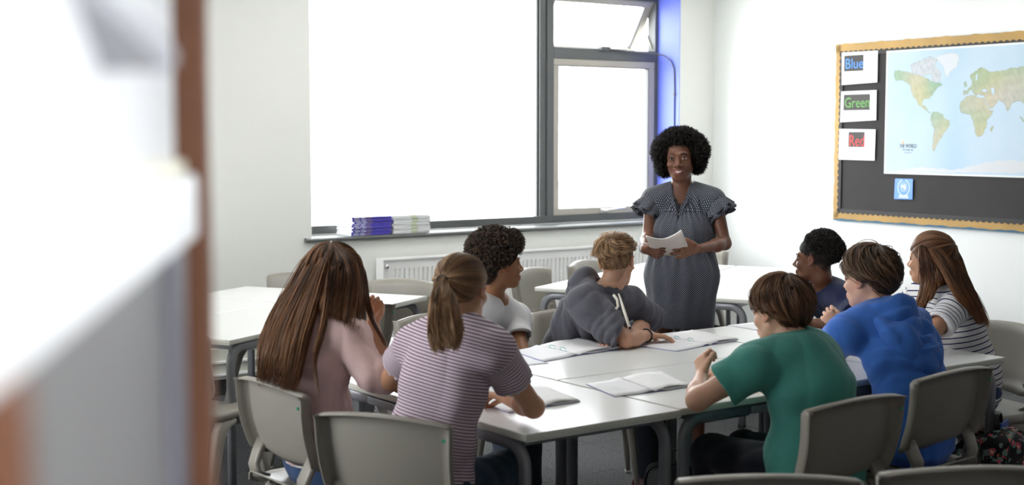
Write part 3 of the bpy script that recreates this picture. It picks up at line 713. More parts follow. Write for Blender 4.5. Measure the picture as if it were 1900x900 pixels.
def ell_surf(parts, cond=None):
    """random points on a union of head-frame ellipsoids"""
    def f(g, N):
        B_, R_ = [], []
        wt = A3([p[1][0] * p[1][2] for p in parts]); wt /= wt.sum()
        for (c, r), w_ in zip(parts, wt):
            n = int(N * w_ * 1.6) + 10; v = g.normal(size=(n, 3)); v /= np.linalg.norm(v, axis=1)[:, None]; p = A3(c) + v * A3(r); ok = np.ones(n, bool)
            for c2, r2 in parts:
                if c2 is c: continue
                ok &= (((p - A3(c2)) / A3(r2)) ** 2).sum(1) > .93
            if cond: ok &= cond(p)
            B_.append(p[ok]); R_.append((v / A3(r))[ok])
        B_ = np.concatenate(B_); R_ = np.concatenate(R_); k = g.permutation(len(B_))[:N]
        return B_[k], R_[k]
    return f

# ------------------------------------------------------------------ people
UP = A3((0, 0, 1))
def skin_mat(name, rough=.43): return mat(name, (.5, .3, .2, 1), rough, attr='Col', sss=.12, spec=.4, bump=(240, .05, .0008))
M_skin = skin_mat('skin')
M_eye = mat('eye_white', (.78, .76, .74, 1), .15); M_iris = mat('dark_iris', (.02, .012, .008, 1), .1); M_teeth = mat('teeth', (.85, .83, .78, 1), .25)
def lipcol(base): return A3(base) * A3((1.02, .62, .62))
def fabric(name, col, rough=.85, sc=420, st=.25):
    m = mat(name, col, rough, noise=(9, .05), bump=(sc, st, .0008), spec=.2)
    m.node_tree.nodes['Principled BSDF'].inputs['Sheen Weight'].default_value = .15
    return m
def stripe_mat(name, base, line, period, duty, phase=0):
    m = mat(name, base, .85, bump=(420, .2, .0008), spec=.2); nt = m.node_tree; b = nt.nodes['Principled BSDF']
    a = nt.nodes.new('ShaderNodeAttribute'); a.attribute_name = 'st'
    def mth(op, x, y=None):
        n = nt.nodes.new('ShaderNodeMath'); n.operation = op
        nt.links.new(x, n.inputs[0])
        if y is not None: n.inputs[1].default_value = y
        return n.outputs[0]
    w = mth('MULTIPLY', a.outputs['Fac'], 1 / period); w = mth('ADD', w, 50 + phase); w = mth('FRACT', w); w = mth('LESS_THAN', w, duty)
    mx = nt.nodes.new('ShaderNodeMix'); mx.data_type = 'RGBA'; nt.links.new(w, mx.inputs[0]); mx.inputs[6].default_value = base; mx.inputs[7].default_value = line
    nt.links.new(mx.outputs[2], b.inputs['Base Color']); return m
def torso_prims(J, g=1.0, tg=1):
    p, n = A3(J['pel']), A3(J['neck']); lat = nrmz(A3(J['shL']) - A3(J['shR'])); plat = J.get('plat', lat); fw = nrmz(np.cross(plat, UP)); b = J.get('slouch', .03)
    m1 = p + (n - p) * .33 - fw * b * .8; m2 = p + (n - p) * .66 - fw * b; m3 = p + (n - p) * .90 - nrmz(np.cross(lat, UP)) * b * .35
    L = [eseg(p - UP * .03 - fw * .01, p + (m1 - p) * .4, .150 * g, .105 * g, .140 * g, .100 * g, plat, .05, tag_=tg), eseg(p + (m1 - p) * .3, m1, .138 * g, .098 * g, .128 * g, .09 * g, plat, .05, tag_=tg)]
    L += [eseg(m1, m2, .128 * g, .09 * g, .140 * g, .092 * g, plat * .5 + lat * .5, .05, tag_=tg), eseg(m2, m3, .142 * g, .094 * g, .125 * g, .070 * g, lat, .05, .7, tag_=tg)]
    w = J.get('shr', .050) * g
    for s in ('shL', 'shR'):
        q = A3(J[s]); L += [seg(m3 + (q - m3) * .2 + UP * .01, q, .058 * g, w, .05, tag_=tg), seg(n + UP * .0 + (q - n) * .12, q - (q - n) * .12 + UP * .004, .044 * g, .046 * g, .045, tag_=tg)]
    return L, (p, m1, m2, m3, lat, plat, fw)
def arm_prims(J, s, g=1.0):
    a, e, w = A3(J['sh' + s]), A3(J['el' + s]), A3(J['wr' + s]); 
    return [seg(a, e, .047 * g, .035 * g, .025), seg(e, e + (w - e) * .35, .036 * g, .038 * g, .02), seg(e + (w - e) * .3, w, .037 * g, .0235 * g, .02)]
def leg_pts(J, plat, fw):
    out = []
    for i, sgn in (('L', 1), ('R', -1)):
        hip = A3(J['pel']) + plat * .085 * sgn - UP * .01; kn = A3(J.get('kn' + i, hip + fw * .38 + UP * .0)); an = A3(J.get('an' + i, A3((kn[0], kn[1], .09)) + fw * .02))
        out.append((hip, kn, an))
    return out
def shoe(name, an, d_, m, parent, sole):
    d_ = nrmz((d_[0], d_[1], 0)); l = np.cross(UP, d_); a = A3((an[0], an[1], .05))
    P_ = [eseg(a - d_ * .045, a + d_ * .06, .036, .042, .042, .03, l, .02), ell(a + d_ * .11 - UP * .012, (.044, .058, .032), np.stack([l, d_, UP]), .03), seg(a - UP * .0, a + UP * .05, .040, .042, .02)]
    V, Q = body_mesh(P_, .006); V[:, 2] = np.maximum(V[:, 2], .012); s = np_mesh(name, V, Q, m, parent)
    bm = bmesh.new(); pts = [(math.cos(t) * .046 * (1 if math.sin(t) < 0 else .95), .03 + .125 * math.sin(t)) for t in np.linspace(0, 6.283, 20, endpoint=False)]
    lo = [bm.verts.new(a + l * x + d_ * y - A3((0, 0, a[2]))) for x, y in pts]; hi = [bm.verts.new(a + l * x + d_ * y - A3((0, 0, a[2] - .022))) for x, y in pts]
    for i in range(20): bm.faces.new((lo[i], lo[(i + 1) % 20], hi[(i + 1) % 20], hi[i]))
    bm.faces.new(lo); bm.faces.new(hi); bm_obj('sole', bm, sole, s)
    return s
def sleeve(J, s, frac, g, gr, flare=.006, cuff=0, fore=None, tg=2):
    """sleeve prims: to a fraction of the upper arm, or down the forearm when fore is given"""
    a, e, w = A3(J['sh' + s]), A3(J['el' + s]), A3(J['wr' + s]); L = []; S_ = []
    if fore is None:
        q = a + (e - a) * frac; r0, r1 = .047 * g + gr, (.047 - .012 * frac) * g + gr + flare
        L.append(seg(a, q, r0, r1, .02, flat=1, tag_=tg)); d_ = nrmz(e - a); S_.append(sub(seg(q - d_ * .014, q + d_ * .03, r1 - .012, r1 - .005, .003)))
    else:
        q = e + (w - e) * fore; L.append(seg(a, e, .047 * g + gr, .038 * g + gr, .025, tag_=tg)); r0, r1 = .038 * g + gr * 1.2, (.037 - .013 * fore) * g + gr
        L.append(seg(e, q, r0, r1, .02, flat=1, tag_=tg + 1)); d_ = nrmz(w - e); S_.append(sub(seg(q - d_ * .02, q + d_ * .03, r1 - .009, r1 - .004, .003)))
        if cuff: L.append(seg(q - d_ * .028, q, r1 * .93, r1 * .93, .006, flat=1, tag_=tg + 1))
    return L, S_
def garment(name, prims, h, m, parent, disp=None, J=None, ax=None, attr=True, fine=(), per=.0235):
    V, Q = body_mesh(prims, h, fine, disp); at = {}
    if attr:
        tp = [p for p in prims if p['op'] == 'add' and p['tg']]; best = np.full(len(V), 9.); st = np.zeros(len(V))
        for p in tp:
            d_ = pdist(p, V[:, 0], V[:, 1], V[:, 2]); k = d_ < best; best[k] = d_[k]
            if p['tg'] == 1: c = (V - ax[0]) @ ax[1]
            else:
                u_ = nrmz(p['b'] - p['a']); L0 = np.linalg.norm(p['b'] - p['a']); c = (V - p['a']) @ u_ + .3; rr = np.linalg.norm((V - p['a']) - ((V - p['a']) @ u_)[:, None] * u_, axis=1)
                c = np.where((c > .3 + L0 - .0035) | ((rr < p['rb'] * .86) & (c > .3 + L0 * .5)), math.floor((.3 + L0) / per) * per + .7 * per, c)
            st[k] = c[k]
        at['st'] = ('FLOAT', st)
    return np_mesh(name, V, Q, m, parent, at)
def make_eyes(F, parent, iris=M_iris, look=(0, 0), eye_y=.0765):
    for q in (-1, 1):
        bm = bmesh.new(); bmesh.ops.create_uvsphere(bm, u_segments=16, v_segments=10, radius=.0116 * F.s); me = bpy.data.meshes.new('eyeball'); bm.to_mesh(me); bm.free()
        o = link('eyeball', me, M_eye, parent, True); c = F.p(q * .031, eye_y, 0); o.location = c
        bm = bmesh.new(); bmesh.ops.create_uvsphere(bm, u_segments=14, v_segments=8, radius=.0064 * F.s); me = bpy.data.meshes.new('iris'); bm.to_mesh(me); bm.free()
        i = link('iris', me, iris, o, True); i.location = (F.f * .0070 + F.r * look[0] + F.u * look[1]) * F.s; o.scale = (1, 1, 1)
def lid_prims(F, ey=.0765):
    L = []; s = F.s
    for q in (-1, 1):
        for z0, up, r in ((.0078, 1, .0036), (-.0076, -1, .003)):
            pts = [F.p(q * (.031 + x), ey + .0110 * math.cos(x / .0165 * 1.25), z0 * math.cos(x / .0165 * 1.35)) for x in (-.0155, -.009, 0, .009, .0155)]
            for a, b in zip(pts[:-1], pts[1:]): L.append(seg(a, b, r * s, r * s, .003))
    return L
def person(key, J, az, pitch=0, roll=0, size=.95, g=.93, skin=(.5, .3, .2), label='', female=True, hands={}, head_kw={}, hh=.006, hf=.004, hside=None, neckr=.046, legs=None, fine_head=True, paint=None, eyes=True, ey=.0695, shoes=('black_shoe', srgb(24, 24, 26))):
    root = empty('person', (J['pel'][0], J['pel'][1], 0), 0, label, 'person'); inv = Matrix.Translation((-J['pel'][0], -J['pel'][1], 0))
    F = Frame(J['head'], az, pitch, roll, size); T, ax = torso_prims(J, g); p, m1, m2, m3, lat, plat, fw = ax
    L = list(T); n = A3(J['neck'])
    L += [seg(n - UP * .02, F.p(0, -.028, -.055), neckr * 1.12 * g, neckr, .035), seg(F.p(0, -.02, -.03), F.p(0, -.03, -.085), neckr * .98, neckr * .98, .02)]
    for s in 'LR': L += arm_prims(J, s, g)
    lp = leg_pts(J, plat, fw)
    if legs != 'none':
        for hip, kn, an in lp: L += [seg(hip, kn, .080 * g, .054 * g, .04), seg(kn, an, .052 * g, .034 * g, .02), seg(A3((an[0], an[1], .045)), A3((an[0], an[1], .035)) + nrmz((fw[0], fw[1], 0)) * .13, .034, .026, .02)]
    hp = head_prims(F, female, **head_kw)
    if eyes: hp += lid_prims(F, ey)
    L += hp; fine = []
    if fine_head: fine.append((F.c - .135, F.c + .135, hf))
    for s, kw in hands.items():
        kw = dict(kw); w = A3(J['wr' + s]); d_ = kw.pop('d'); nn = kw.pop('n'); H_ = hand_prims(w, d_, nn, kw.pop('side'), kw.pop('sc', .92), **kw); L += H_
        bx = [pbox(q, .006) for q in H_]; fine.append((np.min([b[0] for b in bx], 0), np.max([b[1] for b in bx], 0), .0028))
    V, Q = body_mesh(L, hh, fine); C_ = np.tile(A3(skin), (len(V), 1)); X = F.inv(V)
    mk = np.exp(-((X[:, 0] / .021) ** 4 + ((X[:, 2] + .067) / .0085) ** 4)) * (X[:, 1] > .07); C_ = C_ * (1 - mk[:, None] * .8) + lipcol(skin) * mk[:, None] * .8
    er = np.exp(-(((np.abs(X[:, 0]) - .082) / .008) ** 2 + (X[:, 1] / .03) ** 2 + (X[:, 2] / .035) ** 2)); C_ = C_ * (1 - .45 * er[:, None] * A3((.0, .6, .7)))  # reddens the ears in the colour, for light passing through them
    if paint: C_ = paint(X, V, C_)
    body = np_mesh('body', V, Q, M_skin, root, {'Col': ('FLOAT_COLOR', C_)})
    if eyes: make_eyes(F, root, eye_y=ey)
    if shoes:
        for hip, kn, an in lp: shoe('shoe', an, fw, mat(shoes[0], shoes[1], .5), root, mat('white_sole', srgb(190, 190, 188), .6))
    return root, F, T, ax, lp
def finish(root):
    """children were built in world space: bring them under the root's own frame"""
    for c in root.children: c.location = c.location - root.location
def brows(F, root, m, z=.022, tilt=.002, th=.0026):
    for q in (-1, 1):
        bm = bmesh.new(); pts = [F.p(q * x, y, zz) for x, y, zz in ((.014, .0905, z - .003), (.024, .0885, z + .001), (.036, .0815, z + .002), (.047, .070, z - .004))]
        sweep(bm, [tuple(p) for p in pts], circ(th, 6, th * .5), up=tuple(F.f), scales=[.9, 1.1, .9, .3]); bm_obj('eyebrow', bm, m, root, True)
def trousers(name, lp, J, plat, g, m, root, lo=.09, hem=.012, h=.008, top=.05):
    L = [eseg(A3(J['pel']) - UP * .045, A3(J['pel']) + UP * top, .152 * g, .112 * g, .142 * g, .1 * g, plat, .04, flat=1, tag_=1)]
    for hip, kn, an in lp:
        d_ = nrmz(an - kn); L += [seg(hip, kn, .088 * g, .066 * g, .04), seg(kn, an - d_ * .0, .064 * g, .050 * g, .02, flat=1)]
    return garment(name, L, h, m, root, waves(3, 26, .0035), attr=False)
HLW = lambda *a, **k: hairline(*a, **k)
# hair colours
M_hmass = mat('dense_black_curls', (.010, .008, .007, 1), .95, spec=.1); M_hmassb = mat('dense_brown_curls', (.018, .011, .008, 1), .95, spec=.1)
H_black = hair_mat('black_curly_hair', (.006, .005, .005, 1), (.012, .010, .009, 1), (.030, .023, .018, 1), .45, gain=1)
H_dkcurl = hair_mat('dark_brown_curly_hair', (.010, .007, .005, 1), (.028, .018, .012, 1), (.11, .065, .04, 1), .45)
H_brown = hair_mat('long_brown_hair', (.020, .009, .005, 1), (.062, .027, .014, 1), (.21, .095, .042, 1), .36, tips=(.22, .10, .042, 1))
H_blond = hair_mat('dark_blonde_hair', (.050, .026, .013, 1), (.13, .070, .035, 1), (.30, .18, .095, 1), .36, tips=(.30, .16, .07, 1), gain=1.75)
H_fair = hair_mat('short_fair_hair', (.10, .055, .028, 1), (.24, .14, .072, 1), (.42, .27, .15, 1), .42)
H_boy = hair_mat('medium_brown_hair', (.026, .012, .007, 1), (.075, .035, .018, 1), (.17, .085, .042, 1), .38)
H_boy2 = hair_mat('dark_brown_hair', (.018, .010, .006, 1), (.055, .029, .016, 1), (.15, .085, .047, 1), .38)
H_auburn = hair_mat('auburn_brown_hair', (.030, .013, .007, 1), (.085, .036, .016, 1), (.20, .09, .036, 1), .34, tips=(.22, .088, .03, 1))
SK = dict(pale=(.62, .36, .25), tan=(.47, .245, .145), light=(.60, .33, .215), brown=(.30, .135, .065), deep=(.185, .080, .048), mid=(.15, .060, .032))
M_jeans = fabric('blue_denim', srgb(44, 66, 104), .8); M_dkjeans = fabric('dark_denim', srgb(26, 30, 40), .8); M_navytr = fabric('navy_trousers', srgb(24, 26, 38), .8)

# ---- girl, pink jacket, long brown hair
J = dict(head=(2.267, 4.158, 1.135), neck=(2.212, 4.136, 1.005), shL=(2.213, 4.327, 0.936), shR=(2.241, 4.009, 0.934), elL=(2.478, 4.221, 0.805), wrL=(2.435, 4.192, 0.952), elR=(2.257, 3.887, 0.822), wrR=(2.468, 4.028, 0.791), pel=(2.21, 4.165, .525), slouch=.045, plat=A3((-.10, .99, 0)))
root, F, T, ax, lp = person('G1', J, 8, -6, 0, .95, .92, SK['tan'], 'girl in a dusty pink jacket with very long brown hair, chin on hand', hands={'L': dict(d=(.02, -.02, 1), n=(-.6, -.3, 0), side=1, curl=(40, 60, 40)), 'R': dict(d=(.9, .3, -.1), n=(0, 0, -1), side=1, curl=(20, 30, 20))})
M_pink = fabric('pink_jersey', srgb(212, 182, 178), .85)
SL, SS = sleeve(J, 'R', 1, .90, .014, fore=.98, cuff=1); SL2, SS2 = sleeve(J, 'L', 1, .92, .012, fore=.22)
tp = [grow(p, .014) for p in T[1:]]; p_, m1, m2, m3, lat, plat, fw = ax
neckcut = [sub(ell(A3(J['neck']) + UP * .045 + fw * .02, (.062, .066, .05), k=.008))]
a_, b_ = A3(J['elR']), A3(J['wrR']); w1_ = waves(5, 22, .011, stretch=(1, 1, .5))
def dp(x, y, z):
    t = ((x - a_[0]) * (b_ - a_)[0] + (y - a_[1]) * (b_ - a_)[1] + (z - a_[2]) * (b_ - a_)[2]) / np.dot(b_ - a_, b_ - a_)
    near = np.exp(-(((x - (a_ + b_)[0] / 2) ** 2 + (y - (a_ + b_)[1] / 2) ** 2 + (z - (a_ + b_)[2] / 2) ** 2) / .13 ** 2) ** 2)
    return w1_(x, y, z) + near * .011 * np.sin(t * 34 + 2 * np.sin(z * 40))
garment('jacket', tp + SL + SL2 + [grow(q, .0) for q in neckcut] + SS + SS2 + [eseg(p_ + UP * .05, p_ - UP * .008, .158, .120, .158, .122, plat, .03, flat=1, tag_=1)], .0055, M_pink, root, dp, ax=(p_, UP), attr=False)
bm = bmesh.new(); cn = A3(J['neck']); ring = [tuple(cn + UP * (.012 - .012 * math.cos(t)) + fw * (.012 + .062 * math.cos(t)) + plat * .066 * math.sin(t)) for t in np.linspace(0, 6.283, 25)]
sweep(bm, ring, circ(.010, 8, .014)); bm_obj('collar', bm, M_pink, root, True)
garment('top_hem', [eseg(p_ + UP * .02, p_ - UP * .035, .153, .115, .153, .115, plat, .02, flat=1, tag_=1)], .008, fabric('white_vest', srgb(215, 214, 210)), root, attr=False)
trousers('jeans', lp, J, plat, .95, M_jeans, root)
hl = hairline(.060, -.06, -.085); cap_mesh('hair_cap', F, (0, -.05, .1), hl, H_brown, root, r=(.081, .100, .089))
s1, h1 = scalp(F, (0, -.02, .1), hl, 1500, 1.6, 1, .0013, lift=.006, clump=.2, r=(.082, .101, .090), root_full=True, M=12)
cr = (2.250, 4.131, 1.243)
gd = [[cr, (2.200, 4.214, 1.209), (2.152, 4.263, 1.099), (2.088, 4.275, 0.999), (2.027, 4.236, 0.907), (1.985, 4.180, 0.786)],
      [cr, (2.183, 4.151, 1.199), (2.123, 4.159, 1.092), (2.053, 4.150, 0.988), (1.996, 4.109, 0.898), (1.975, 4.090, 0.800)],
      [cr, (2.183, 4.100, 1.185), (2.130, 4.103, 1.078), (2.056, 4.059, 0.962), (2.010, 4.021, 0.864), (1.994, 4.013, 0.792)],
      [cr, (2.188, 4.072, 1.187), (2.147, 4.066, 1.081), (2.080, 4.017, 0.965), (2.033, 3.990, 0.848), (2.016, 3.984, 0.789)]]
s2, h2 = guide_strands(gd, 2600, 2, .020, wave=.0025, end_jit=.12)
gd = [[cr, (2.193, 4.066, 1.169), (2.171, 4.057, 1.098), (2.150, 4.037, 1.056), (2.137, 4.032, 1.031)],
      [cr, (2.220, 4.048, 1.178), (2.196, 4.039, 1.098), (2.176, 4.023, 1.047), (2.162, 4.012, 1.016)],
      [cr, (2.246, 4.042, 1.186), (2.237, 4.028, 1.096), (2.213, 4.001, 1.037), (2.194, 3.975, 1.000)],
      [cr, (2.281, 4.054, 1.192), (2.274, 4.025, 1.094), (2.247, 3.988, 1.018), (2.209, 3.936, 0.972)],
      [cr, (2.311, 4.083, 1.205), (2.313, 4.062, 1.125), (2.296, 4.027, 1.028), (2.247, 3.932, 0.952)]]
s3, h3 = guide_strands(gd, 2400, 3, .016, wave=.002, end_jit=.14)
gd1 = [[cr, (2.223, 4.045, 1.178), (2.218, 4.001, 1.064), (2.199, 3.915, 0.931), (2.181, 3.868, 0.824)], [cr, (2.238, 4.035, 1.178), (2.232, 3.990, 1.064), (2.217, 3.902, 0.931), (2.175, 3.875, 0.850)]]
gd2 = [[cr, (2.194, 4.067, 1.178), (2.125, 3.979, 1.037), (2.052, 3.908, 0.910), (2.044, 3.863, 0.769)], [cr, (2.196, 4.064, 1.169), (2.124, 3.964, 1.003), (2.054, 3.903, 0.876), (2.040, 3.870, 0.812)]]
gd3 = [[cr, (2.334, 4.088, 1.177), (2.346, 4.067, 1.048), (2.346, 4.009, 0.962), (2.350, 3.952, 0.913)], [cr, (2.318, 4.074, 1.161), (2.320, 4.036, 1.035), (2.331, 3.969, 0.949), (2.345, 3.930, 0.898)]]
w_ = [guide_strands(q, n_, 5 + i, .007, wave=.002, end_jit=.1) for i, (q, n_) in enumerate(((gd2, 70), (gd3, 80)))]
def pad(P_, M): return np.stack([np.stack([np.interp(np.linspace(0, 1, M), np.linspace(0, 1, P_.shape[1]), P_[i, :, k]) for k in range(3)], -1) for i in range(len(P_))])
strand_mesh('hair', np.concatenate([pad(s1, 16), s2, s3] + [x[0] for x in w_]), .0014, H_brown, root, hv=np.concatenate([h1, h2, h3] + [x[1] for x in w_]))
finish(root)

# ---- girl, purple striped top, ponytail
J = dict(head=(2.359, 3.509, 1.141), neck=(2.329, 3.482, 1.020), shL=(2.277, 3.650, 0.954), shR=(2.357, 3.332, 0.965), elL=(2.289, 3.838, 0.816), wrL=(2.496, 3.905, 0.753), elR=(2.533, 3.372, 0.772), wrR=(2.562, 3.561, 0.770), pel=(2.22, 3.52, .525), slouch=.03, plat=A3((-.48, .88, 0)))
root, F, T, ax, lp = person('G2', J, 27, -4, 3, .95, .90, SK['tan'], 'girl in a purple striped t-shirt with a dark blonde ponytail', hands={'R': dict(d=(-.25, 1, .03), n=(-.4, 0, -1), side=-1, curl=(35, 45, 30), thumb=(30, 20, 15))})
M_pstr = stripe_mat('purple_stripe_jersey', srgb(208, 198, 204), srgb(124, 92, 114), .0099, .48)
SL, SS = [], []
for s, fr in (('R', .48), ('L', .52)):
    a, b = sleeve(J, s, fr, .9, .012, .012); SL += a; SS += b
p_, m1, m2, m3, lat, plat, fw = ax; sp = nrmz(A3(J['neck']) - p_)
hemp = [eseg(p_ + UP * .03, p_ - UP * .012, .152, .115, .158, .120, plat, .04, flat=1, tag_=1)]
garment('striped_tshirt', [grow(p, .014) for p in T[1:]] + SL + hemp + [sub(ell(A3(J['neck']) + UP * .05 + fw * .01, (.058, .058, .05), k=.006))] + SS, .005, M_pstr, root, waves(8, 17, .009, stretch=(1, 1, .35)), ax=(p_, sp), per=.0099)
def frill(name, c, d_, r, m, n=16, amp=.006, parent=None, w=.010):
    d_ = nrmz(d_); s = nrmz(np.cross(d_, (.3, .2, .9))); u = np.cross(d_, s); bm = bmesh.new(); rows = []
    for j, (o_, k) in enumerate(((-.004, 0), (0, .4), (w * .6, .8), (w, 1))):
        rows.append([bm.verts.new(A3(c) + d_ * (o_ + amp * .5 * k * math.sin(n * t * 1.0)) + (s * math.cos(t) + u * math.sin(t)) * (r + amp * k * math.sin(n * t + 1.2))) for t in np.linspace(0, 2 * math.pi, n * 6, endpoint=False)])
    for i in range(3):
        for j in range(len(rows[0])): bm.faces.new((rows[i][j], rows[i][(j + 1) % len(rows[0])], rows[i + 1][(j + 1) % len(rows[0])], rows[i + 1][j]))
    return bm_obj(name, bm, m, parent, True)
M_lil = fabric('lilac_trim', srgb(196, 182, 192))
for s, fr in (('R', .48), ('L', .52)):
    a, e = A3(J['sh' + s]), A3(J['el' + s]); frill('sleeve_frill', a + (e - a) * fr, e - a, (.047 - .012 * fr) * .9 + .021, M_lil, 14, .004, root, .008)
trousers('jeans', lp, J, plat, .95, fabric('teal_denim', srgb(34, 58, 78)), root)
tie = (-.012, -.112, .040); hl = hairline(.050, .004, -.070)
pole = nrmz((-.10, -1, .12)); cap_mesh('hair_cap', F, pole, hl, H_blond, root)
s1, h1 = scalp(F, pole, hl, 3600, 1.6, 4, .001, lift=.004, clump=.12, root_full=True, M=14, jit=.16, r=(.079, .098, .087))
tc = F.p(*tie)
gd = [[F.p(-.012, -.105, .042), (2.207, 3.434, 1.145), (2.175, 3.401, 1.078), (2.156, 3.372, 1.019), (2.156, 3.356, 0.981)],
      [F.p(-.010, -.105, .044), (2.211, 3.406, 1.148), (2.185, 3.369, 1.081), (2.174, 3.347, 1.028), (2.176, 3.330, 0.994)],
      [F.p(-.008, -.105, .042), (2.225, 3.396, 1.143), (2.208, 3.353, 1.081), (2.200, 3.329, 1.036), (2.201, 3.312, 0.998)],
      [F.p(-.004, -.105, .040), (2.246, 3.392, 1.130), (2.231, 3.348, 1.080), (2.224, 3.325, 1.043), (2.202, 3.310, 0.987)]]
s2, h2 = guide_strands(gd, 1700, 6, .017, M=14, wave=.002, end_jit=.16)
bm = bmesh.new(); 
hair = strand_mesh('hair', np.concatenate([s1, s2]), .0012, H_blond, root, hv=np.concatenate([h1, h2]))
bt = F.p(-.011, -.116, .036); sweep(bm, [tuple(bt + (F.r * math.cos(t) * .5 + F.u * math.sin(t) * .35 ) * .034 + F.f * .006 * math.sin(t)) for t in np.linspace(0, 6.283, 17)], circ(.0032, 6)); bm_obj('hair_tie', bm, M_black, root, True)
finish(root)

def ring_band(name, c, r, ry, h, th, tilt, az, m, parent, a0=180, a1=540, flare=0, n=28):
    """upright band around a neck: c centre, tilt of its plane in metres front-down"""
    a = math.radians(az); f = A3((math.cos(a), math.sin(a), 0)); l = A3((-math.sin(a), math.cos(a), 0)); grid = []
    for t in np.linspace(math.radians(a0), math.radians(a1), n):
        q = A3(c) + f * ry * math.cos(t) + l * r * math.sin(t) - UP * tilt * math.cos(t); o_ = f * math.cos(t) + l * math.sin(t)
        grid.append([Vector(q + o_ * flare), Vector(q + o_ * flare * .3 + UP * h * .6), Vector(q + UP * h)])
    bm = bmesh.new(); shell(bm, grid, th); return bm_obj(name, bm, m, parent, True)
def bowl_hair(root, F, hl, m, n, seed, lift=.012, r=(.082, .101, .089), rad=.0013, Lang=1.3, clump=.35, pole=(0, -.35, 1), tipout=0, swirl=.5):
    cap_mesh('hair_cap', F, pole, hl, m, root, r=tuple(x - .001 for x in r))
    s, h = scalp(F, pole, hl, n, Lang, seed, rad, lift=lift, clump=clump, r=r, M=9, tipout=tipout, swirl=swirl, jit=.22)
    s2, h2 = scalp(F, pole, hl, n // 2, 1.6, seed + 1, rad, lift=lift * .8, clump=clump, r=r, M=11, root_full=True, swirl=swirl, jit=.25)
    return strand_mesh('hair', np.concatenate([pad(s, 11), s2]), rad, m, root, hv=np.concatenate([h, h2]))
def hood(J, ax, F, scale=1.0, back=.055, drop=.03, w=.10, rb=1.0, open_=True):
    """hood lying down: collar roll around the neck and a pouch on the upper back"""
    p_, m1, m2, m3, lat, plat, fw = ax; n = A3(J['neck']); f = nrmz(np.cross(lat, UP)); L = []
    pts = [n + f * .055 - UP * .045, n + f * .045 + lat * .045 - UP * .02, n + lat * .072 + UP * .012, n - f * .045 * rb + lat * .062 * (.5 + .5 * rb) + UP * .03, n - f * .075 * rb + UP * (.035 - .02 * (rb - 1)), n - f * .045 * rb - lat * .062 * (.5 + .5 * rb) + UP * .03, n - lat * .072 + UP * .012, n + f * .045 - lat * .045 - UP * .02, n + f * .055 - UP * .045]
    for a, b in zip(pts[:-1], pts[1:]): L.append(seg(a, b, .021 * scale, .021 * scale, .018))
    c = n - f * (.075 + back * .5) - UP * drop
    L.append(ell(c, (w * scale, .050 * scale, .085 * scale), np.stack([lat, f, UP]), .03))
    L.append(ell(c - UP * .055 - f * .01, (w * .6 * scale, .045 * scale, .06 * scale), np.stack([lat, f, UP]), .03))
    if open_: L.append(sub(ell(c + UP * .055 + f * .005, (w * .72 * scale, .026 * scale, .05 * scale), np.stack([lat, f, UP]), .012)))
    return L
# ---- boy, white t-shirt, curly dark hair
J = dict(head=(3.481, 4.880, 1.053), neck=(3.496, 4.951, 0.873), shL=(3.604, 4.939, 0.793), shR=(3.323, 4.884, 0.810), elL=(3.540, 4.799, 0.663), wrL=(3.419, 4.726, 0.543), elR=(3.242, 4.807, 0.679), wrR=(3.290, 4.723, 0.565), pel=(3.36, 5.10, .53), slouch=.02, plat=A3((.95, .25, 0)))
def pt(X, V, C_):
    w = ((X[:, 2] > .03) | ((X[:, 1] < .02) & (X[:, 2] > -.05))) & (X[:, 2] > -.075) & (X[:, 1] < .085) & (np.abs(X[:, 0]) < .09) & ((X[:, 1] < -.035) | (X[:, 2] > .045)) & ~((np.abs(X[:, 0]) > .0755) & (X[:, 1] > -.03))
    C_ = C_.copy(); C_[w] = C_[w] * .25; return C_
root, F, T, ax, lp = person('B3', J, -14, 3, -2, .97, .92, SK['brown'], 'boy in a plain white t-shirt with a tall mop of dark curls', paint=pt)
M_wt = fabric('white_tshirt', srgb(224, 224, 226)); p_, m1, m2, m3, lat, plat, fw = ax
SL, SS = [], []
for s in 'LR': a, b = sleeve(J, s, .55, .92, .013, .012); SL += a; SS += b
f = nrmz(np.cross(lat, UP)); nk = A3(J['neck'])
garment('white_tshirt', [grow(p, .014) for p in T] + SL + [sub(ell(nk + UP * .03 + f * .018, (.060, .060, .052), k=.006))] + SS, .005, M_wt, root, waves(21, 18, .012, stretch=(1, 1, .4)), ax=(p_, UP), attr=False)
ring_band('neckline', nk + UP * .006 + f * .018, .056, .056, .010, .003, .022, math.degrees(math.atan2(f[1], f[0])), M_wt, root)
trousers('jeans', lp, J, plat, .95, fabric('grey_blue_denim', srgb(52, 60, 74)), root)
brows(F, root, H_black)
parts = [((0, -.032, .068), (.104, .118, .098)), ((0, .045, .098), (.078, .055, .050)), ((.0, -.078, -.005), (.068, .042, .068))]
V, Q = body_mesh([ell(F.p(*c), tuple(x * F.s for x in r), F.R, .02) for c, r in parts] + [sub(ell(F.p(0, .10, -.045), (.10, .085, .095), F.R, .01))], .005, (), waves(2, 85, .0045, warp=1))
np_mesh('hair_mass', V, Q, M_hmassb, root, {'hv': ('FLOAT', np.full(len(V), .25))})
cond = lambda p: ~((p[:, 1] > .02) & (p[:, 2] < .05)) & ~((p[:, 1] > -.045) & (p[:, 2] < .005))
s1, h1 = curls(F, 3600, 4, ell_surf(parts, cond), .017, .0017, .0042, 2.0); strand_mesh('hair', s1, .0019, H_dkcurl, root, hv=h1)
finish(root)
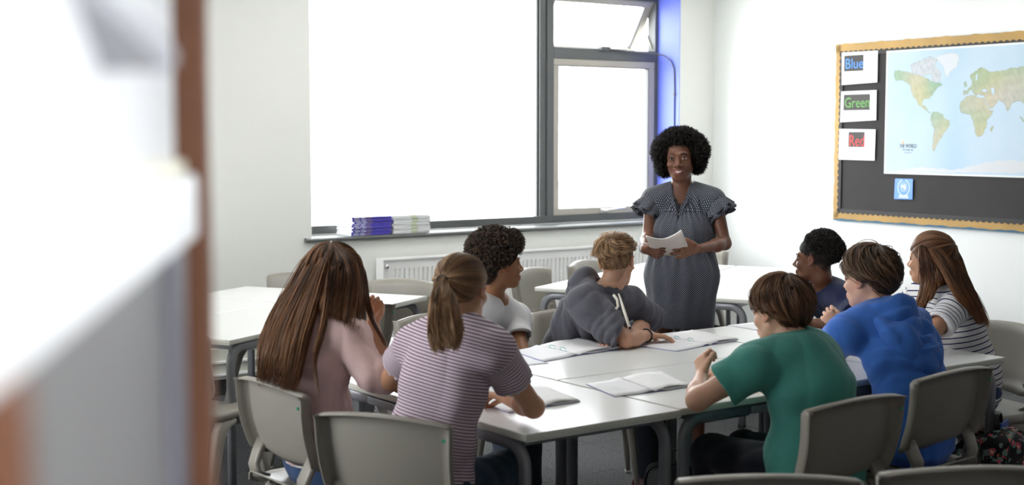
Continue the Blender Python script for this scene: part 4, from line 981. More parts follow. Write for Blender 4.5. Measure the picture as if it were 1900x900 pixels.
# ---- boy, grey hoodie, short fair hair
J = dict(head=(3.870, 4.549, 1.066), neck=(3.794, 4.553, 0.924), shL=(3.983, 4.621, 0.871), shR=(3.663, 4.509, 0.896), elL=(4.110, 4.593, 0.766), wrL=(3.766, 4.445, 0.751), elR=(3.747, 4.336, 0.761), wrR=(3.916, 4.386, 0.759), pel=(3.88, 4.90, .535), slouch=.03, plat=A3((.80, .60, 0)))
def pt(X, V, C_):
    hl_ = np.where(X[:, 1] > 0, .005 + .06 * np.clip(X[:, 1] / .09, 0, 1) ** .8, .005 - .095 * np.clip(-X[:, 1] / .07, 0, 1))
    w = np.clip((X[:, 2] - hl_) / .012, 0, 1) * (X[:, 2] > -.095) * (np.linalg.norm(X, axis=1) < .16) * ~((np.abs(X[:, 0]) > .0745) & (X[:, 1] > -.028) & (X[:, 2] < .03))
    k = .55 + .35 * np.clip(X[:, 2] / .06, 0, 1); w = (w * k)[:, None]; return C_ * (1 - w) + A3((.16, .09, .05)) * w
root, F, T, ax, lp = person('B4', J, 30, 0, 2, .98, .95, SK['light'], 'boy in a charcoal grey hoodie with short fair hair, arms folded on the table', paint=pt, shoes=('red_shoe', srgb(70, 10, 14)),
    hands={'R': dict(d=(.85, -.25, -.12), n=(-.1, -.1, -1), side=1, curl=(12, 20, 15)), 'L': dict(d=(-.80, -.45, -.05), n=(0, -.2, -1), side=1, curl=(15, 25, 15))})
M_grey = fabric('charcoal_marl', srgb(84, 84, 92), .9, 160, .4); p_, m1, m2, m3, lat, plat, fw = ax
SL, SS = [], []
for s, fo in (('L', .98), ('R', .86)): a, b = sleeve(J, s, fo, .95, .022, .010); SL += a; SS += b
eR = A3(J['elR']); eL = A3(J['elL']); w1_ = waves(33, 21, .014, stretch=(1, 1, .7))
def dp(x, y, z):
    r = 0
    for c, a0 in ((eR, A3(J['shR'])), (eL, A3(J['shL']))):
        u = nrmz(c - a0); t = (x - c[0]) * u[0] + (y - c[1]) * u[1] + (z - c[2]) * u[2]; dd = (x - c[0]) ** 2 + (y - c[1]) ** 2 + (z - c[2]) ** 2
        r = r + .010 * np.exp(-dd / .11 ** 2) * np.sin(t * 150 + 4 * np.sin(18 * x + 9 * z) + 3 * np.sin(25 * y))
    return w1_(x, y, z) + r
f = nrmz(np.cross(lat, UP)); nk = A3(J['neck'])
garment('hoodie', [grow(p, .020) for p in T] + SL + hood(J, ax, F, 1.15, back=.03, drop=-.01, w=.085) + [sub(ell(nk + UP * .05 + f * .02, (.056, .058, .062), k=.01))] + SS, .0045, M_grey, root, dp, ax=(p_, UP), attr=False)
M_cord = fabric('cream_cord', srgb(214, 208, 196))
bm = bmesh.new(); sweep(bm, [(3.754, 4.398, 0.948), (3.739, 4.363, 0.919), (3.719, 4.318, 0.879), (3.713, 4.280, 0.825)], circ(.0065, 8, .005), scales=[.5, .8, 1.1, 1.1]); bm_obj('drawstring', bm, M_cord, root, True)
bm = bmesh.new(); sweep(bm, [(3.737, 4.410, 0.942), (3.728, 4.378, 0.927), (3.724, 4.366, 0.901), (3.716, 4.370, 0.888)], circ(.006, 8)); bm_obj('drawstring', bm, M_cord, root, True)
wr = A3(J['wrR']); u = nrmz(wr - eR); s_ = nrmz(np.cross(u, UP)); v_ = np.cross(s_, u); c = wr - u * .02
bm = bmesh.new(); sweep(bm, [tuple(c + (s_ * math.cos(t) + v_ * math.sin(t)) * .0285) for t in np.linspace(0, 6.283, 21)], circ(.0035, 6)); bm_obj('wristband', bm, M_black, root, True)
trousers('jeans', lp, J, plat, .95, M_dkjeans, root); brows(F, root, H_fair)
hl = hairline(.058, .055, .040)
s1, h1 = scalp(F, (0, -.55, 1), hl, 2600, .42, 4, .0011, lift=.016, clump=.5, r=(.0745, .093, .083), M=8, tipout=.012, swirl=.3)
s2, h2 = scalp(F, (0, -.1, 1), hairline(.050, .004, -.082), 7500, .10, 9, .0007, lift=.002, clump=.1, r=(.0735, .092, .081), M=4)
g_ = np.random.default_rng(5); q = []                                     # quiff combed up and forward
for i in range(700):
    x = g_.uniform(-.055, .055); y = g_.uniform(.015, .068); z = .030 + .080 * math.sqrt(max(0, 1 - (x / .073) ** 2 - ((y + .014) / .092) ** 2)); l_ = g_.uniform(.6, 1.1)
    pts = [(x, y, z), (x * 1.02, y + .010 * l_, z + .018 * l_), (x * 1.02 + .004, y + .026 * l_, z + .026 * l_), (x + .010, y + .036 * l_, z + .018 * l_)]
    q.append(catmull([F.p(*w) for w in pts], 8))
strand_mesh('hair', np.concatenate([s1, pad(s2, 8), A3(q)]), .0013, H_fair, root, hv=np.concatenate([h1, h2 * .8, g_.random(700) * .8 + .2]))
finish(root)
# ---- boy, green polo
J = dict(head=(3.377, 3.131, 1.036), neck=(3.369, 3.064, 0.922), shL=(3.183, 3.070, 0.871), shR=(3.545, 3.078, 0.848), elL=(3.051, 3.181, 0.766), wrL=(3.204, 3.321, 0.804), elR=(3.582, 3.336, 0.720), wrR=(3.512, 3.502, 0.757), pel=(3.40, 3.0, .525), slouch=.05, shr=.048)
root, F, T, ax, lp = person('B6', J, 92, -8, 0, 1.0, .98, SK['pale'], 'boy in a green polo shirt with straight brown hair, seen from behind, pen in hand',
    hands={'L': dict(d=(.35, .45, .80), n=(.8, -.2, -.3), side=-1, curl=(45, 65, 40), thumb=(25, 30, 30)), 'R': dict(d=(-.75, .25, .1), n=(0, .2, -1), side=-1, curl=(35, 45, 30))})
M_green = fabric('green_pique', srgb(72, 140, 130), .85, 300, .3); p_, m1, m2, m3, lat, plat, fw = ax
SL, SS = [], []
for s, fr in (('L', .52), ('R', .55)): a, b = sleeve(J, s, fr, .98, .016, .014); SL += a; SS += b
f = nrmz(np.cross(lat, UP)); nk = A3(J['neck'])
hemp = [eseg(p_ + UP * .05, p_ - UP * .05, .170, .128, .172, .135, plat, .04, flat=1, tag_=1)]
garment('polo_shirt', [grow(p, .018) for p in T] + SL + hemp + [sub(ell(nk + UP * .05 + f * .015, (.058, .060, .052), k=.008))] + SS, .005, M_green, root, waves(44, 15, .013, stretch=(1, 1, .5)), ax=(p_, UP), attr=False)
ring_band('collar', nk + UP * .016 + f * .010, .062, .060, .036, .004, .014, math.degrees(math.atan2(f[1], f[0])), M_green, root, 20, 340, .014)
trousers('trousers', lp, J, plat, .98, M_navytr, root)
bowl_hair(root, F, hairline(.035, .020, -.098), H_boy, 3600, 12, lift=.012, rad=.0014)
finish(root)
# ---- boy, blue hoodie
J = dict(head=(4.099, 3.355, 1.082), neck=(4.092, 3.285, 0.943), shL=(3.943, 3.314, 0.896), shR=(4.307, 3.321, 0.881), elL=(4.080, 3.549, 0.774), wrL=(4.307, 3.676, 0.836), elR=(4.462, 3.557, 0.770), wrR=(4.426, 3.675, 0.826), pel=(4.10, 3.14, .525), slouch=.05, shr=.050)
root, F, T, ax, lp = person('B8', J, 96, -3, 2, 1.0, .98, SK['pale'], 'boy in a bright blue hoodie with short brown hair, seen from behind',
    hands={'L': dict(d=(-.15, .35, .45), n=(.8, .3, -.3), side=-1, curl=(55, 70, 40), thumb=(25, 35, 30)), 'R': dict(d=(-.7, .3, -.2), n=(0, -.2, -1), side=-1, curl=(30, 40, 25))})
M_bh = fabric('blue_sweatshirt', srgb(62, 110, 194), .88, 260, .3); p_, m1, m2, m3, lat, plat, fw = ax
SL, SS = [], []
for s in 'LR': a, b = sleeve(J, s, 1, .98, .020, fore=.86, cuff=1); SL += a; SS += b
f = nrmz(np.cross(lat, UP)); nk = A3(J['neck']); hc = nk - f * .15 - UP * .06; w1_ = waves(55, 16, .013, stretch=(1, 1, .45))
def dp(x, y, z):
    dd = np.sqrt((x - nk[0]) ** 2 + (y - nk[1]) ** 2 + (z - nk[2] - .05) ** 2); m_ = np.exp(-((x - hc[0]) ** 2 + (y - hc[1]) ** 2 + (z - hc[2]) ** 2) / .13 ** 2)
    return w1_(x, y, z) * (1 - .6 * m_) + .009 * m_ * np.sin(dd * 150 + 3 * np.sin(12 * x + 8 * y))
hemp = [eseg(p_ + UP * .05, p_ - UP * .04, .165, .128, .158, .120, plat, .04, flat=1, tag_=1)]
garment('hoodie', [grow(p, .016) for p in T] + SL + hemp + hood(J, ax, F, 1.0, back=.02, drop=.0, w=.08, open_=False) + [sub(ell(nk + UP * .055 + f * .02, (.054, .056, .055), k=.01))] + SS, .005, M_bh, root, dp, ax=(p_, UP), attr=False)
n_ = nk - f * .010; L_ = []
for q, r_ in ((1.0, .022), (.66, .014)):
    arc = catmull([n_ + lat * .078 * (.6 + .4 * q) + f * .01 + UP * .016, n_ + lat * .105 * q - f * (.085 + .02 * q) - UP * .045 * q, n_ + lat * .070 * q - f * (.135 + .035 * q) - UP * .125 * q, n_ - f * (.145 + .045 * q) - UP * .160 * q, n_ - lat * .070 * q - f * (.135 + .035 * q) - UP * .125 * q, n_ - lat * .105 * q - f * (.085 + .02 * q) - UP * .045 * q, n_ - lat * .078 * (.6 + .4 * q) + f * .01 + UP * .016], 19)
    for a, b in zip(arc[:-1], arc[1:]): L_.append(seg(a, b, r_, r_, .030))
L_.append(ell(n_ - f * .125 - UP * .075, (.092, .040, .088), np.stack([lat, f, UP]), .04))
garment('hood', L_, .005, M_bh, root, waves(57, 26, .006, stretch=(1, 1, .6)), attr=False)
trousers('trousers', lp, J, plat, .98, M_navytr, root)
bowl_hair(root, F, hairline(.048, .024, -.068), H_boy2, 3800, 22, lift=.015, rad=.0014, Lang=.9, clump=.5, r=(.081, .100, .090), swirl=.9)
finish(root)
# ---- child, navy t-shirt
J = dict(head=(4.969, 4.392, 1.033), neck=(5.038, 4.389, 0.880), shL=(5.017, 4.239, 0.834), shR=(5.096, 4.551, 0.813), elL=(4.925, 4.075, 0.763), wrL=(4.819, 4.275, 0.749), elR=(4.843, 4.516, 0.731), wrR=(4.824, 4.369, 0.733), pel=(5.28, 4.30, .535), slouch=.03, shr=.046)
def pt(X, V, C_):
    hl_ = np.where(X[:, 1] > 0, -.01 + .075 * np.clip(X[:, 1] / .075, 0, 1) ** .6, -.01 - .055 * np.clip(-X[:, 1] / .06, 0, 1))
    w = np.clip((X[:, 2] - hl_) / .016, 0, 1) * (np.linalg.norm(X, axis=1) < .16) * ~((np.abs(X[:, 0]) > .0745) & (X[:, 1] > -.028) & (X[:, 2] < .03))
    return C_ * (1 - .86 * w[:, None])
root, F, T, ax, lp = person('B7', J, 114, 0, 0, .96, .92, SK['mid'], 'child in a navy t-shirt with short black curly hair, forearm along the table', paint=pt, hands={'L': dict(d=(-.8, .5, -.05), n=(0, 0, -1), side=1, curl=(15, 20, 15))})
M_nv = fabric('navy_jersey', srgb(30, 38, 72)); p_, m1, m2, m3, lat, plat, fw = ax
SL, SS = [], []
for s in 'LR': a, b = sleeve(J, s, .60, .92, .014, .012); SL += a; SS += b
f = nrmz(np.cross(lat, UP)); nk = A3(J['neck'])
garment('navy_tshirt', [grow(p, .015) for p in T] + SL + [sub(ell(nk + UP * .035 + f * .02, (.070, .068, .055), k=.006))] + SS, .005, M_nv, root, waves(66, 17, .006, stretch=(1, 1, .4)), ax=(p_, UP), attr=False)
trousers('trousers', lp, J, plat, .95, M_navytr, root)
brows(F, root, H_black)
parts = [((0, -.038, .070), (.078, .088, .075)), ((0, -.085, .050), (.064, .060, .062))]
V, Q = body_mesh([ell(F.p(*c), tuple(x * F.s for x in r), F.R, .02) for c, r in parts], .005, (), waves(12, 90, .004, warp=1))
np_mesh('hair_mass', V, Q, M_hmass, root, {'hv': ('FLOAT', np.full(len(V), .25))})
s1, h1 = curls(F, 2200, 6, ell_surf(parts, lambda p: ~((p[:, 2] < .03) & (p[:, 1] > -.08))), .010, .0015, .0032, 2.0); s2, h2 = scalp(F, (0, -.2, 1), hairline(.060, .0, -.062), 4200, .09, 9, .0008, lift=.002, clump=.1, r=(.0735, .092, .081), M=4)
strand_mesh('hair', np.concatenate([s1, pad(s2, 9)]), .0015, H_black, root, hv=np.concatenate([h1, h2])); finish(root)
# ---- girl, navy and white stripes
J = dict(head=(4.873, 3.662, 1.092), neck=(4.967, 3.665, 0.935), shL=(4.863, 3.538, 0.892), shR=(4.990, 3.805, 0.893), elL=(4.609, 3.488, 0.775), wrL=(4.718, 3.743, 0.775), elR=(4.938, 3.896, 0.801), wrR=(4.767, 3.870, 0.784), pel=(5.04, 3.60, .53), slouch=.03, shr=.044, plat=A3((0, -1, 0)))
root, F, T, ax, lp = person('G9', J, 100, 0, 0, .96, .90, SK['tan'], 'girl in a white t-shirt with thin navy stripes, auburn hair half tied back', hands={'L': dict(d=(-.6, .7, .1), n=(0, 0, -1), side=1, curl=(25, 35, 25))})
M_st = stripe_mat('navy_stripe_jersey', srgb(226, 226, 228), srgb(34, 38, 84), .0235, .20); p_, m1, m2, m3, lat, plat, fw = ax; sp = nrmz(A3(J['neck']) - p_)
SL, SS = [], []
for s in 'LR': a, b = sleeve(J, s, .50, .9, .014, .006); SL += a; SS += b
f = nrmz(np.cross(lat, UP)); nk = A3(J['neck'])
hemp = [eseg(p_ + UP * .05, p_ - UP * .035, .150, .118, .152, .122, plat, .04, flat=1, tag_=1)]
garment('striped_tshirt', [grow(p, .016) for p in T] + SL + hemp + [sub(ell(nk + UP * .03 + f * .02, (.058, .060, .050), k=.006))] + SS, .005, M_st, root, waves(77, 16, .012, stretch=(1, 1, .4)), ax=(p_, sp))
ring_band('red_neckband', nk + UP * .004 + f * .018, .050, .050, .012, .005, .020, math.degrees(math.atan2(f[1], f[0])), fabric('red_trim', srgb(196, 24, 44)), root)
trousers('jeans', lp, J, plat, .92, M_jeans, root)
hl = hairline(.055, -.015, -.075); pole = nrmz((0, -.9, .45)); cap_mesh('hair_cap', F, pole, hl, H_auburn, root)
s1, h1 = scalp(F, pole, hl, 2800, 1.6, 31, .0011, lift=.006, clump=.15, root_full=True, M=14, r=(.079, .099, .087))
gd = [[(4.924, 3.646, 1.183), (4.960, 3.587, 1.104), (5.007, 3.567, 0.988), (5.062, 3.541, 0.877), (5.083, 3.518, 0.798)],
      [(4.862, 3.615, 1.165), (4.898, 3.570, 1.102), (4.939, 3.542, 0.994), (4.975, 3.506, 0.896), (5.005, 3.477, 0.819)],
      [(4.815, 3.598, 1.150), (4.836, 3.553, 1.097), (4.849, 3.510, 1.009), (4.882, 3.478, 0.924), (4.924, 3.450, 0.833)],
      [(4.801, 3.606, 1.127), (4.809, 3.557, 1.069), (4.810, 3.513, 1.005), (4.818, 3.477, 0.951), (4.840, 3.458, 0.924)]]
s2, h2 = guide_strands(gd, 2400, 32, .016, M=14, wave=.003, end_jit=.12)
gd = [[(4.795, 3.662, 1.153), (4.782, 3.645, 1.075), (4.798, 3.644, 0.994), (4.763, 3.637, 0.917), (4.724, 3.635, 0.856)], [(4.788, 3.629, 1.144), (4.791, 3.614, 1.072), (4.796, 3.609, 0.997), (4.757, 3.605, 0.916), (4.724, 3.610, 0.854)], [(4.794, 3.617, 1.122), (4.811, 3.593, 1.066), (4.808, 3.570, 1.011), (4.799, 3.568, 0.978)]]
s3, h3 = guide_strands(gd, 1100, 33, .012, M=14, wave=.003, end_jit=.12)
strand_mesh('hair', np.concatenate([s1, s2, s3]), .0014, H_auburn, root, hv=np.concatenate([h1, h2, h3])); finish(root)

# ------------------------------------------------------------------ teacher
J = dict(head=(4.542, 4.872, 1.506), neck=(4.585, 4.901, 1.353), shL=(4.667, 4.762, 1.304), shR=(4.477, 4.999, 1.303), elL=(4.676, 4.698, 1.099), wrL=(4.428, 4.617, 1.093), elR=(4.420, 4.961, 1.126), wrR=(4.210, 4.751, 1.092), pel=(4.562, 4.874, 0.914), slouch=0, shr=.040)
J['pel'] = tuple(J['pel'])
lat = nrmz(A3(J['shL']) - A3(J['shR'])); fwd = nrmz(np.cross(lat, UP)); pel = A3(J['pel']); nk = A3(J['neck'])
for s, sg in (('L', 1), ('R', -1)):
    J['kn' + s] = tuple(A3((pel[0], pel[1], .47)) + lat * .085 * sg + fwd * .02); J['an' + s] = tuple(A3((pel[0], pel[1], .08)) + lat * .09 * sg)
root, F, T, ax, lp = person('T', J, 220, 1, -3, .98, .80, SK['deep'], 'smiling woman standing in a dark dotted dress with an afro, holding an open booklet', hh=.005, hf=.0024, neckr=.043, head_kw=dict(smile=1, nose=1.25),
    hands={'L': dict(d=(-.80, .52, -.12), n=(.62, .78, .05), side=-1, curl=(12, 22, 15), sc=.98, spread=3), 'R': dict(d=(.78, -.52, -.25), n=(.62, .78, .1), side=1, curl=(28, 38, 20), sc=.84, spread=3)}, shoes=None, ey=.0765)
M_dress = mat('dotted_navy_dress', srgb(44, 48, 60), .75, bump=(400, .15, .0006), spec=.25); nt = M_dress.node_tree; b = nt.nodes['Principled BSDF']
at = nt.nodes.new('ShaderNodeAttribute'); at.attribute_name = 'duv'
def vm(op, x, y=None, sc=None):
    n = nt.nodes.new('ShaderNodeVectorMath'); n.operation = op; nt.links.new(x, n.inputs[0])
    if y is not None: n.inputs[1].default_value = y
    if sc is not None: n.inputs['Scale'].default_value = sc
    return n
def dots(offv):
    v = vm('ADD', at.outputs['Vector'], offv); v = vm('SCALE', v.outputs[0], sc=1 / .0108); v = vm('FRACTION', v.outputs[0]); v = vm('SUBTRACT', v.outputs[0], (.5, .5, 0)); v = vm('MULTIPLY', v.outputs[0], (1, 1, 0)); l = vm('LENGTH', v.outputs[0])
    m_ = nt.nodes.new('ShaderNodeMath'); m_.operation = 'LESS_THAN'; m_.inputs[1].default_value = .15; nt.links.new(l.outputs['Value'], m_.inputs[0]); return m_.outputs[0]
mxx = nt.nodes.new('ShaderNodeMath'); mxx.operation = 'MAXIMUM'; nt.links.new(dots((5, 5, 0)), mxx.inputs[0]); nt.links.new(dots((5 + .0054, 5 + .0054, 0)), mxx.inputs[1])
mix = nt.nodes.new('ShaderNodeMix'); mix.data_type = 'RGBA'; nt.links.new(mxx.outputs[0], mix.inputs[0]); mix.inputs[6].default_value = srgb(54, 58, 68); mix.inputs[7].default_value = srgb(170, 174, 184); nt.links.new(mix.outputs[2], b.inputs['Base Color'])
b.inputs['Sheen Weight'].default_value = .2
def duv(V, c0):
    w = np.clip((V[:, 2] - 1.16) / .10, 0, 1); w2 = np.clip((V[:, 2] - 1.25) / .08, 0, 1); l_ = (V - c0) @ lat; f_ = (V - c0) @ fwd
    return np.stack([np.arctan2(f_, l_) * -.135 * (1 - w) + (l_ - .212) * w, V[:, 2] - f_ * w2 * .9, np.zeros(len(V))], 1)
wz = A3((pel[0], pel[1], 1.085)) - fwd * .0; waist = wz; ch = A3(J['shL']) * .5 + A3(J['shR']) * .5
D_ = [eseg(waist, ch - UP * .17, .128, .102, .148, .112, lat, .04, tag_=1), eseg(ch - UP * .18 + fwd * .012, ch - UP * .06, .150, .112, .140, .085, lat, .04, .7, tag_=1)]
D_ += [ell(ch - UP * .15 + fwd * .062 + lat * .062 * q, (.060, .050, .060), k=.05, tag_=1) for q in (-1, 1)]
D_ += [seg(nk + (A3(J[s]) - nk) * .25 + UP * .000, A3(J[s]) - UP * .002, .044, .043, .04, tag_=1) for s in ('shL', 'shR')]
D_ += [eseg(waist + UP * .02, waist - UP * .14, .130, .104, .172, .130, lat, .04, tag_=1), eseg(waist - UP * .13, A3((pel[0], pel[1], .690)), .173, .132, .160, .128, lat, .05, flat=1, tag_=1)]
gz = waist[2]
def dpd(x, y, z):
    a_ = np.arctan2((x - pel[0]) * fwd[0] + (y - pel[1]) * fwd[1], (x - pel[0]) * lat[0] + (y - pel[1]) * lat[1])
    g = .0075 * np.sin(17 * a_ + 2 * np.sin(9 * z) + 1) * np.exp(-((z - gz + .015) / .085) ** 2) + .004 * np.sin(11 * a_ + 4 * z) * np.exp(-((z - gz + .20) / .14) ** 2)
    g = g + .0045 * np.sin(26 * a_ + 3) * np.exp(-((z - 1.27) / .06) ** 2)
    return g + .012 * np.exp(-((z - gz) / .014) ** 2) * .6
tip = nk - UP * .132 + fwd * .140; V_ = [sub(seg(tip, nk + fwd * .080 + UP * .035, .007, .050, .004)), sub(seg(tip - fwd * .02, nk + fwd * .06 + UP * .035, .005, .044, .004)), sub(ell(nk + UP * .052 + fwd * .012, (.060, .062, .056), k=.005)), sub(seg(tip + fwd * .02, nk + fwd * .13 + UP * .035, .005, .052, .004))]
D_ += [grow(p, .009) for p in T[4:]]
V, Q = body_mesh(D_ + V_, .0045, (), dpd)
dress = np_mesh('dress', V, Q, M_dress, root, {'duv': ('FLOAT_VECTOR', duv(V, A3((pel[0], pel[1], 0))))})
# flutter sleeves: gathered open cones in two layers
for s in 'LR':
    a, e = A3(J['sh' + s]), A3(J['el' + s]); sg = 1 if s == 'L' else -1; d_ = nrmz(nrmz(e - a) + lat * sg * .50); s_ = nrmz(np.cross(d_, fwd)); u_ = np.cross(s_, d_)
    for ly, (ln, r1) in enumerate(((.078, .072), (.098, .070))):
        bm = bmesh.new(); grid = []
        for i in range(9):
            t = i / 8; row = []
            for q in np.linspace(0, 2 * math.pi, 73):
                r = .047 + (r1 - .047) * t ** .9 + t * .009 * math.sin(9 * q + ly * 2 + 1.5 * math.sin(2 * q)); row.append(Vector(a - lat * sg * .012 + UP * .006 + d_ * (ln * t * (1 + .06 * math.sin(5 * q))) + (s_ * math.cos(q) + u_ * math.sin(q)) * r))
            grid.append(row)
        shell(bm, grid, .0015); me = bpy.data.meshes.new('sleeve'); bm.to_mesh(me); bm.free()
        V = np.array([v.co[:] for v in me.vertices]); A_ = me.attributes.new('duv', 'FLOAT_VECTOR', 'POINT'); w = V - a; A_.data.foreach_set('vector', np.stack([np.arctan2(w @ u_, w @ s_) * .07, w @ d_, np.zeros(len(V))], 1).astype(np.float32).ravel())
        link('sleeve', me, M_dress, root, True)
# stand collar running into the neckline
for q in (-1, 1):
    bm = bmesh.new(); sweep(bm, [tuple(nk + lat * q * .062 * c_ + fwd * f_ + UP * u_) for c_, f_, u_ in ((.72, -.05, .036), (1.0, -.015, .034), (.98, .030, .018), (.72, .072, -.022), (.40, .100, -.07), (.07, .116, -.122))], rrect(.016, .004, .0015), up=tuple(fwd)); me = bpy.data.meshes.new('collar')
    bmesh.ops.recalc_face_normals(bm, faces=bm.faces); bm.to_mesh(me); bm.free(); A_ = me.attributes.new('duv', 'FLOAT_VECTOR', 'POINT'); A_.data.foreach_set('vector', duv(np.array([v.co[:] for v in me.vertices]), A3((pel[0], pel[1], 0))).astype(np.float32).ravel()); link('collar', me, M_dress, root, True)
brows(F, root, mat('brow_black', (.015, .010, .009, 1), .8), z=.0225, th=.0022)
# smile: teeth, lips, lashes
def arcp(w, z0, dz, y0, n=9, cy=.016): return [F.p(w * t, y0 - cy * t * t, z0 + dz * t * t) for t in np.linspace(-1, 1, n)]
M_lip = mat('lips', (.26, .075, .062, 1), .35)
bm = bmesh.new(); up_ = arcp(.0255, -.0595, .0050, .0975); lo_ = arcp(.0240, -.0700, .0150, .0965)
ga = [[Vector(p) for p in up_], [Vector(p) for p in lo_]]
for j in range(8): bm.faces.new([bm.verts.new(x) for x in (ga[0][j], ga[0][j + 1], ga[1][j + 1], ga[1][j])])
bm_obj('teeth', bm, M_teeth, root, True)
bm = bmesh.new(); sweep(bm, [tuple(p) for p in arcp(.0290, -.0575, .0062, .0985, 11, .019)], circ(.0034, 8, .0030), up=tuple(F.f), scales=[.3, .7, .95, 1.1, 1.15, 1.0, 1.15, 1.1, .95, .7, .3]); bm_obj('upper_lip', bm, M_lip, root, True); bm = bmesh.new()
sweep(bm, [tuple(p) for p in arcp(.0275, -.0740, .0205, .0980, 11, .019)], circ(.0046, 8, .0040), up=tuple(F.f), scales=[.2, .5, .8, 1, 1.1, 1.15, 1.1, 1, .8, .5, .2]); bm_obj('lower_lip', bm, M_lip, root, True)
for q in (-1, 1): bm = bmesh.new(); sweep(bm, [tuple(F.p(q * (.031 + x), .0765 + .0142 * math.cos(x / .0165 * 1.1), .0062 * math.cos(x / .0165 * 1.3) + .0006)) for x in (-.016, -.009, 0, .009, .0175)], circ(.0014, 6), up=tuple(F.f), scales=[.5, 1, 1.2, 1.2, .6]); bm_obj('eyelash', bm, M_black, root, True)
# afro
parts = [((0, -.038, .040), (.118, .092, .100)), ((0, .022, .098), (.080, .050, .046)), ((.075, -.015, .035), (.056, .062, .072)), ((-.075, -.015, .035), (.056, .062, .072)), ((.082, -.030, -.030), (.038, .05, .05)), ((-.078, -.030, -.020), (.036, .05, .05))]
V, Q = body_mesh([ell(F.p(*c), tuple(x * F.s for x in r), F.R, .02) for c, r in parts] + [sub(ell(F.p(0, .085, -.030), (.078, .092, .105), F.R, .008))], .0045, (), waves(2, 95, .006, warp=1))
np_mesh('hair_mass', V, Q, M_hmass, root, {'hv': ('FLOAT', np.full(len(V), .25))})
cond = lambda p: ~((p[:, 1] > -.005) & (p[:, 2] < .062) & (np.abs(p[:, 0]) < .080))
s1, h1 = curls(F, 7500, 14, ell_surf(parts, cond), .019, .0015, .0040, 2.2); strand_mesh('hair', s1, .0013, H_black, root, hv=h1)
wr = A3(J['wrR']); u = nrmz(wr - A3(J['elR'])); s_ = nrmz(np.cross(u, UP)); v_ = np.cross(s_, u)
for i in range(2):
    bm = bmesh.new(); sweep(bm, [tuple(wr - u * (.012 + i * .008) + (s_ * math.cos(t) + v_ * math.sin(t)) * .0255) for t in np.linspace(0, 6.283, 21)], circ(.0022, 6)); bm_obj('bracelet', bm, M_alu, root, True)
# sandals out of sight are simple flats
for hip, kn, an in lp: shoe('shoe', an, fwd, M_black, root, M_black)
finish(root)
# booklet in her hands
bk = empty('booklet', (4.269, 4.660, 1.113), 0, 'open pale booklet held in both hands by the standing woman', 'booklet'); B0 = Vector(bk.location)
top = catmull([(4.164, 4.691, 1.158), (4.202, 4.675, 1.145), (4.258, 4.671, 1.140), (4.288, 4.638, 1.158), (4.297, 4.597, 1.183)], 17); bot = catmull([(4.247, 4.747, 1.076), (4.282, 4.733, 1.067), (4.339, 4.728, 1.057), (4.377, 4.688, 1.058), (4.400, 4.649, 1.080)], 17)
M_cov = mat('booklet_cover', srgb(214, 206, 198), .6); M_page = mat('page_paper', (.84, .84, .85, 1), .7)
bm = bmesh.new(); shell(bm, [[Vector(top[j] + (bot[j] - top[j]) * i / 6) - B0 for j in range(17)] for i in range(7)], .0015); bm_obj('cover', bm, M_cov, bk, True)
bm = bmesh.new(); sf = Vector((.5, .7, .25)) * .006; shell(bm, [[Vector(top[j] + (bot[j] - top[j]) * i / 6) - B0 + sf + Vector((0, 0, .003)) for j in range(17)] for i in range(7)], .004); bm_obj('pages', bm, M_page, bk, True)

# ------------------------------------------------------------------ notice board on the right wall
TXR = Matrix((-RD, Vector((0, 0, 1)), -RN)).transposed().to_euler()
M_bpaper = mat('black_backing_paper', srgb(36, 33, 33), .75, noise=(3, .15), bump=(14, .3, .004)); M_gold = mat('gold_border_paper', srgb(152, 120, 62), .45, noise=(5, .12), bump=(16, .4, .006), metal=.25)
def wquad(pts, off, th, m, name, parent, smooth=False):
    """flat piece on the wall: outline in (s, z)"""
    bm = bmesh.new(); a_ = [bm.verts.new(RW(s_, z_, off) ) for s_, z_ in pts]; b_ = [bm.verts.new(RW(s_, z_, off + th)) for s_, z_ in pts]; n_ = len(pts)
    for i in range(n_): bm.faces.new((a_[i], a_[(i + 1) % n_], b_[(i + 1) % n_], b_[i]))
    f1 = bm.faces.new(a_); f2 = bm.faces.new(b_); bmesh.ops.triangulate(bm, faces=[f1, f2]); return bm_obj(name, bm, m, parent, smooth)
def rct(s0, s1, z0, z1): return [(s0, z0), (s1, z0), (s1, z1), (s0, z1)]
SL0 = (1.544, 1.658)[0]; SR0 = SL0 - 2.42; ZB, ZT = (1.549, 1.020)[1], (1.549, 2.260)[1]
nb = empty('notice_board', RW(SL0 - 1.2, 0), 0, 'large black notice board with a crinkled gold scalloped border on the right wall', 'notice board')
boxm = wquad(rct(SR0, SL0, ZB, ZT), .0, .018, M_bpaper, 'backing_board', nb)
wquad(rct(SR0, SL0, ZB - .012, ZB + .01), .0, .022, mat('blue_underlay', srgb(40, 92, 120), .6), 'lower_edge', nb)
M_scal = mat('black_scallop_trim', srgb(34, 32, 32), .6)
def wstrip(A_, B_, off, th, m, name, parent):
    bm = bmesh.new(); R_ = [[bm.verts.new(RW(*p, o_)) for p in q] for q, o_ in ((A_, off), (A_, off + th), (B_, off + th), (B_, off))]
    for r in range(4):
        for i in range(len(A_) - 1): bm.faces.new((R_[r][i], R_[r][i + 1], R_[(r + 1) % 4][i + 1], R_[(r + 1) % 4][i]))
    for i in (0, -1): bm.faces.new([R_[r][i] for r in range(4)])
    return bm_obj(name, bm, m, parent)
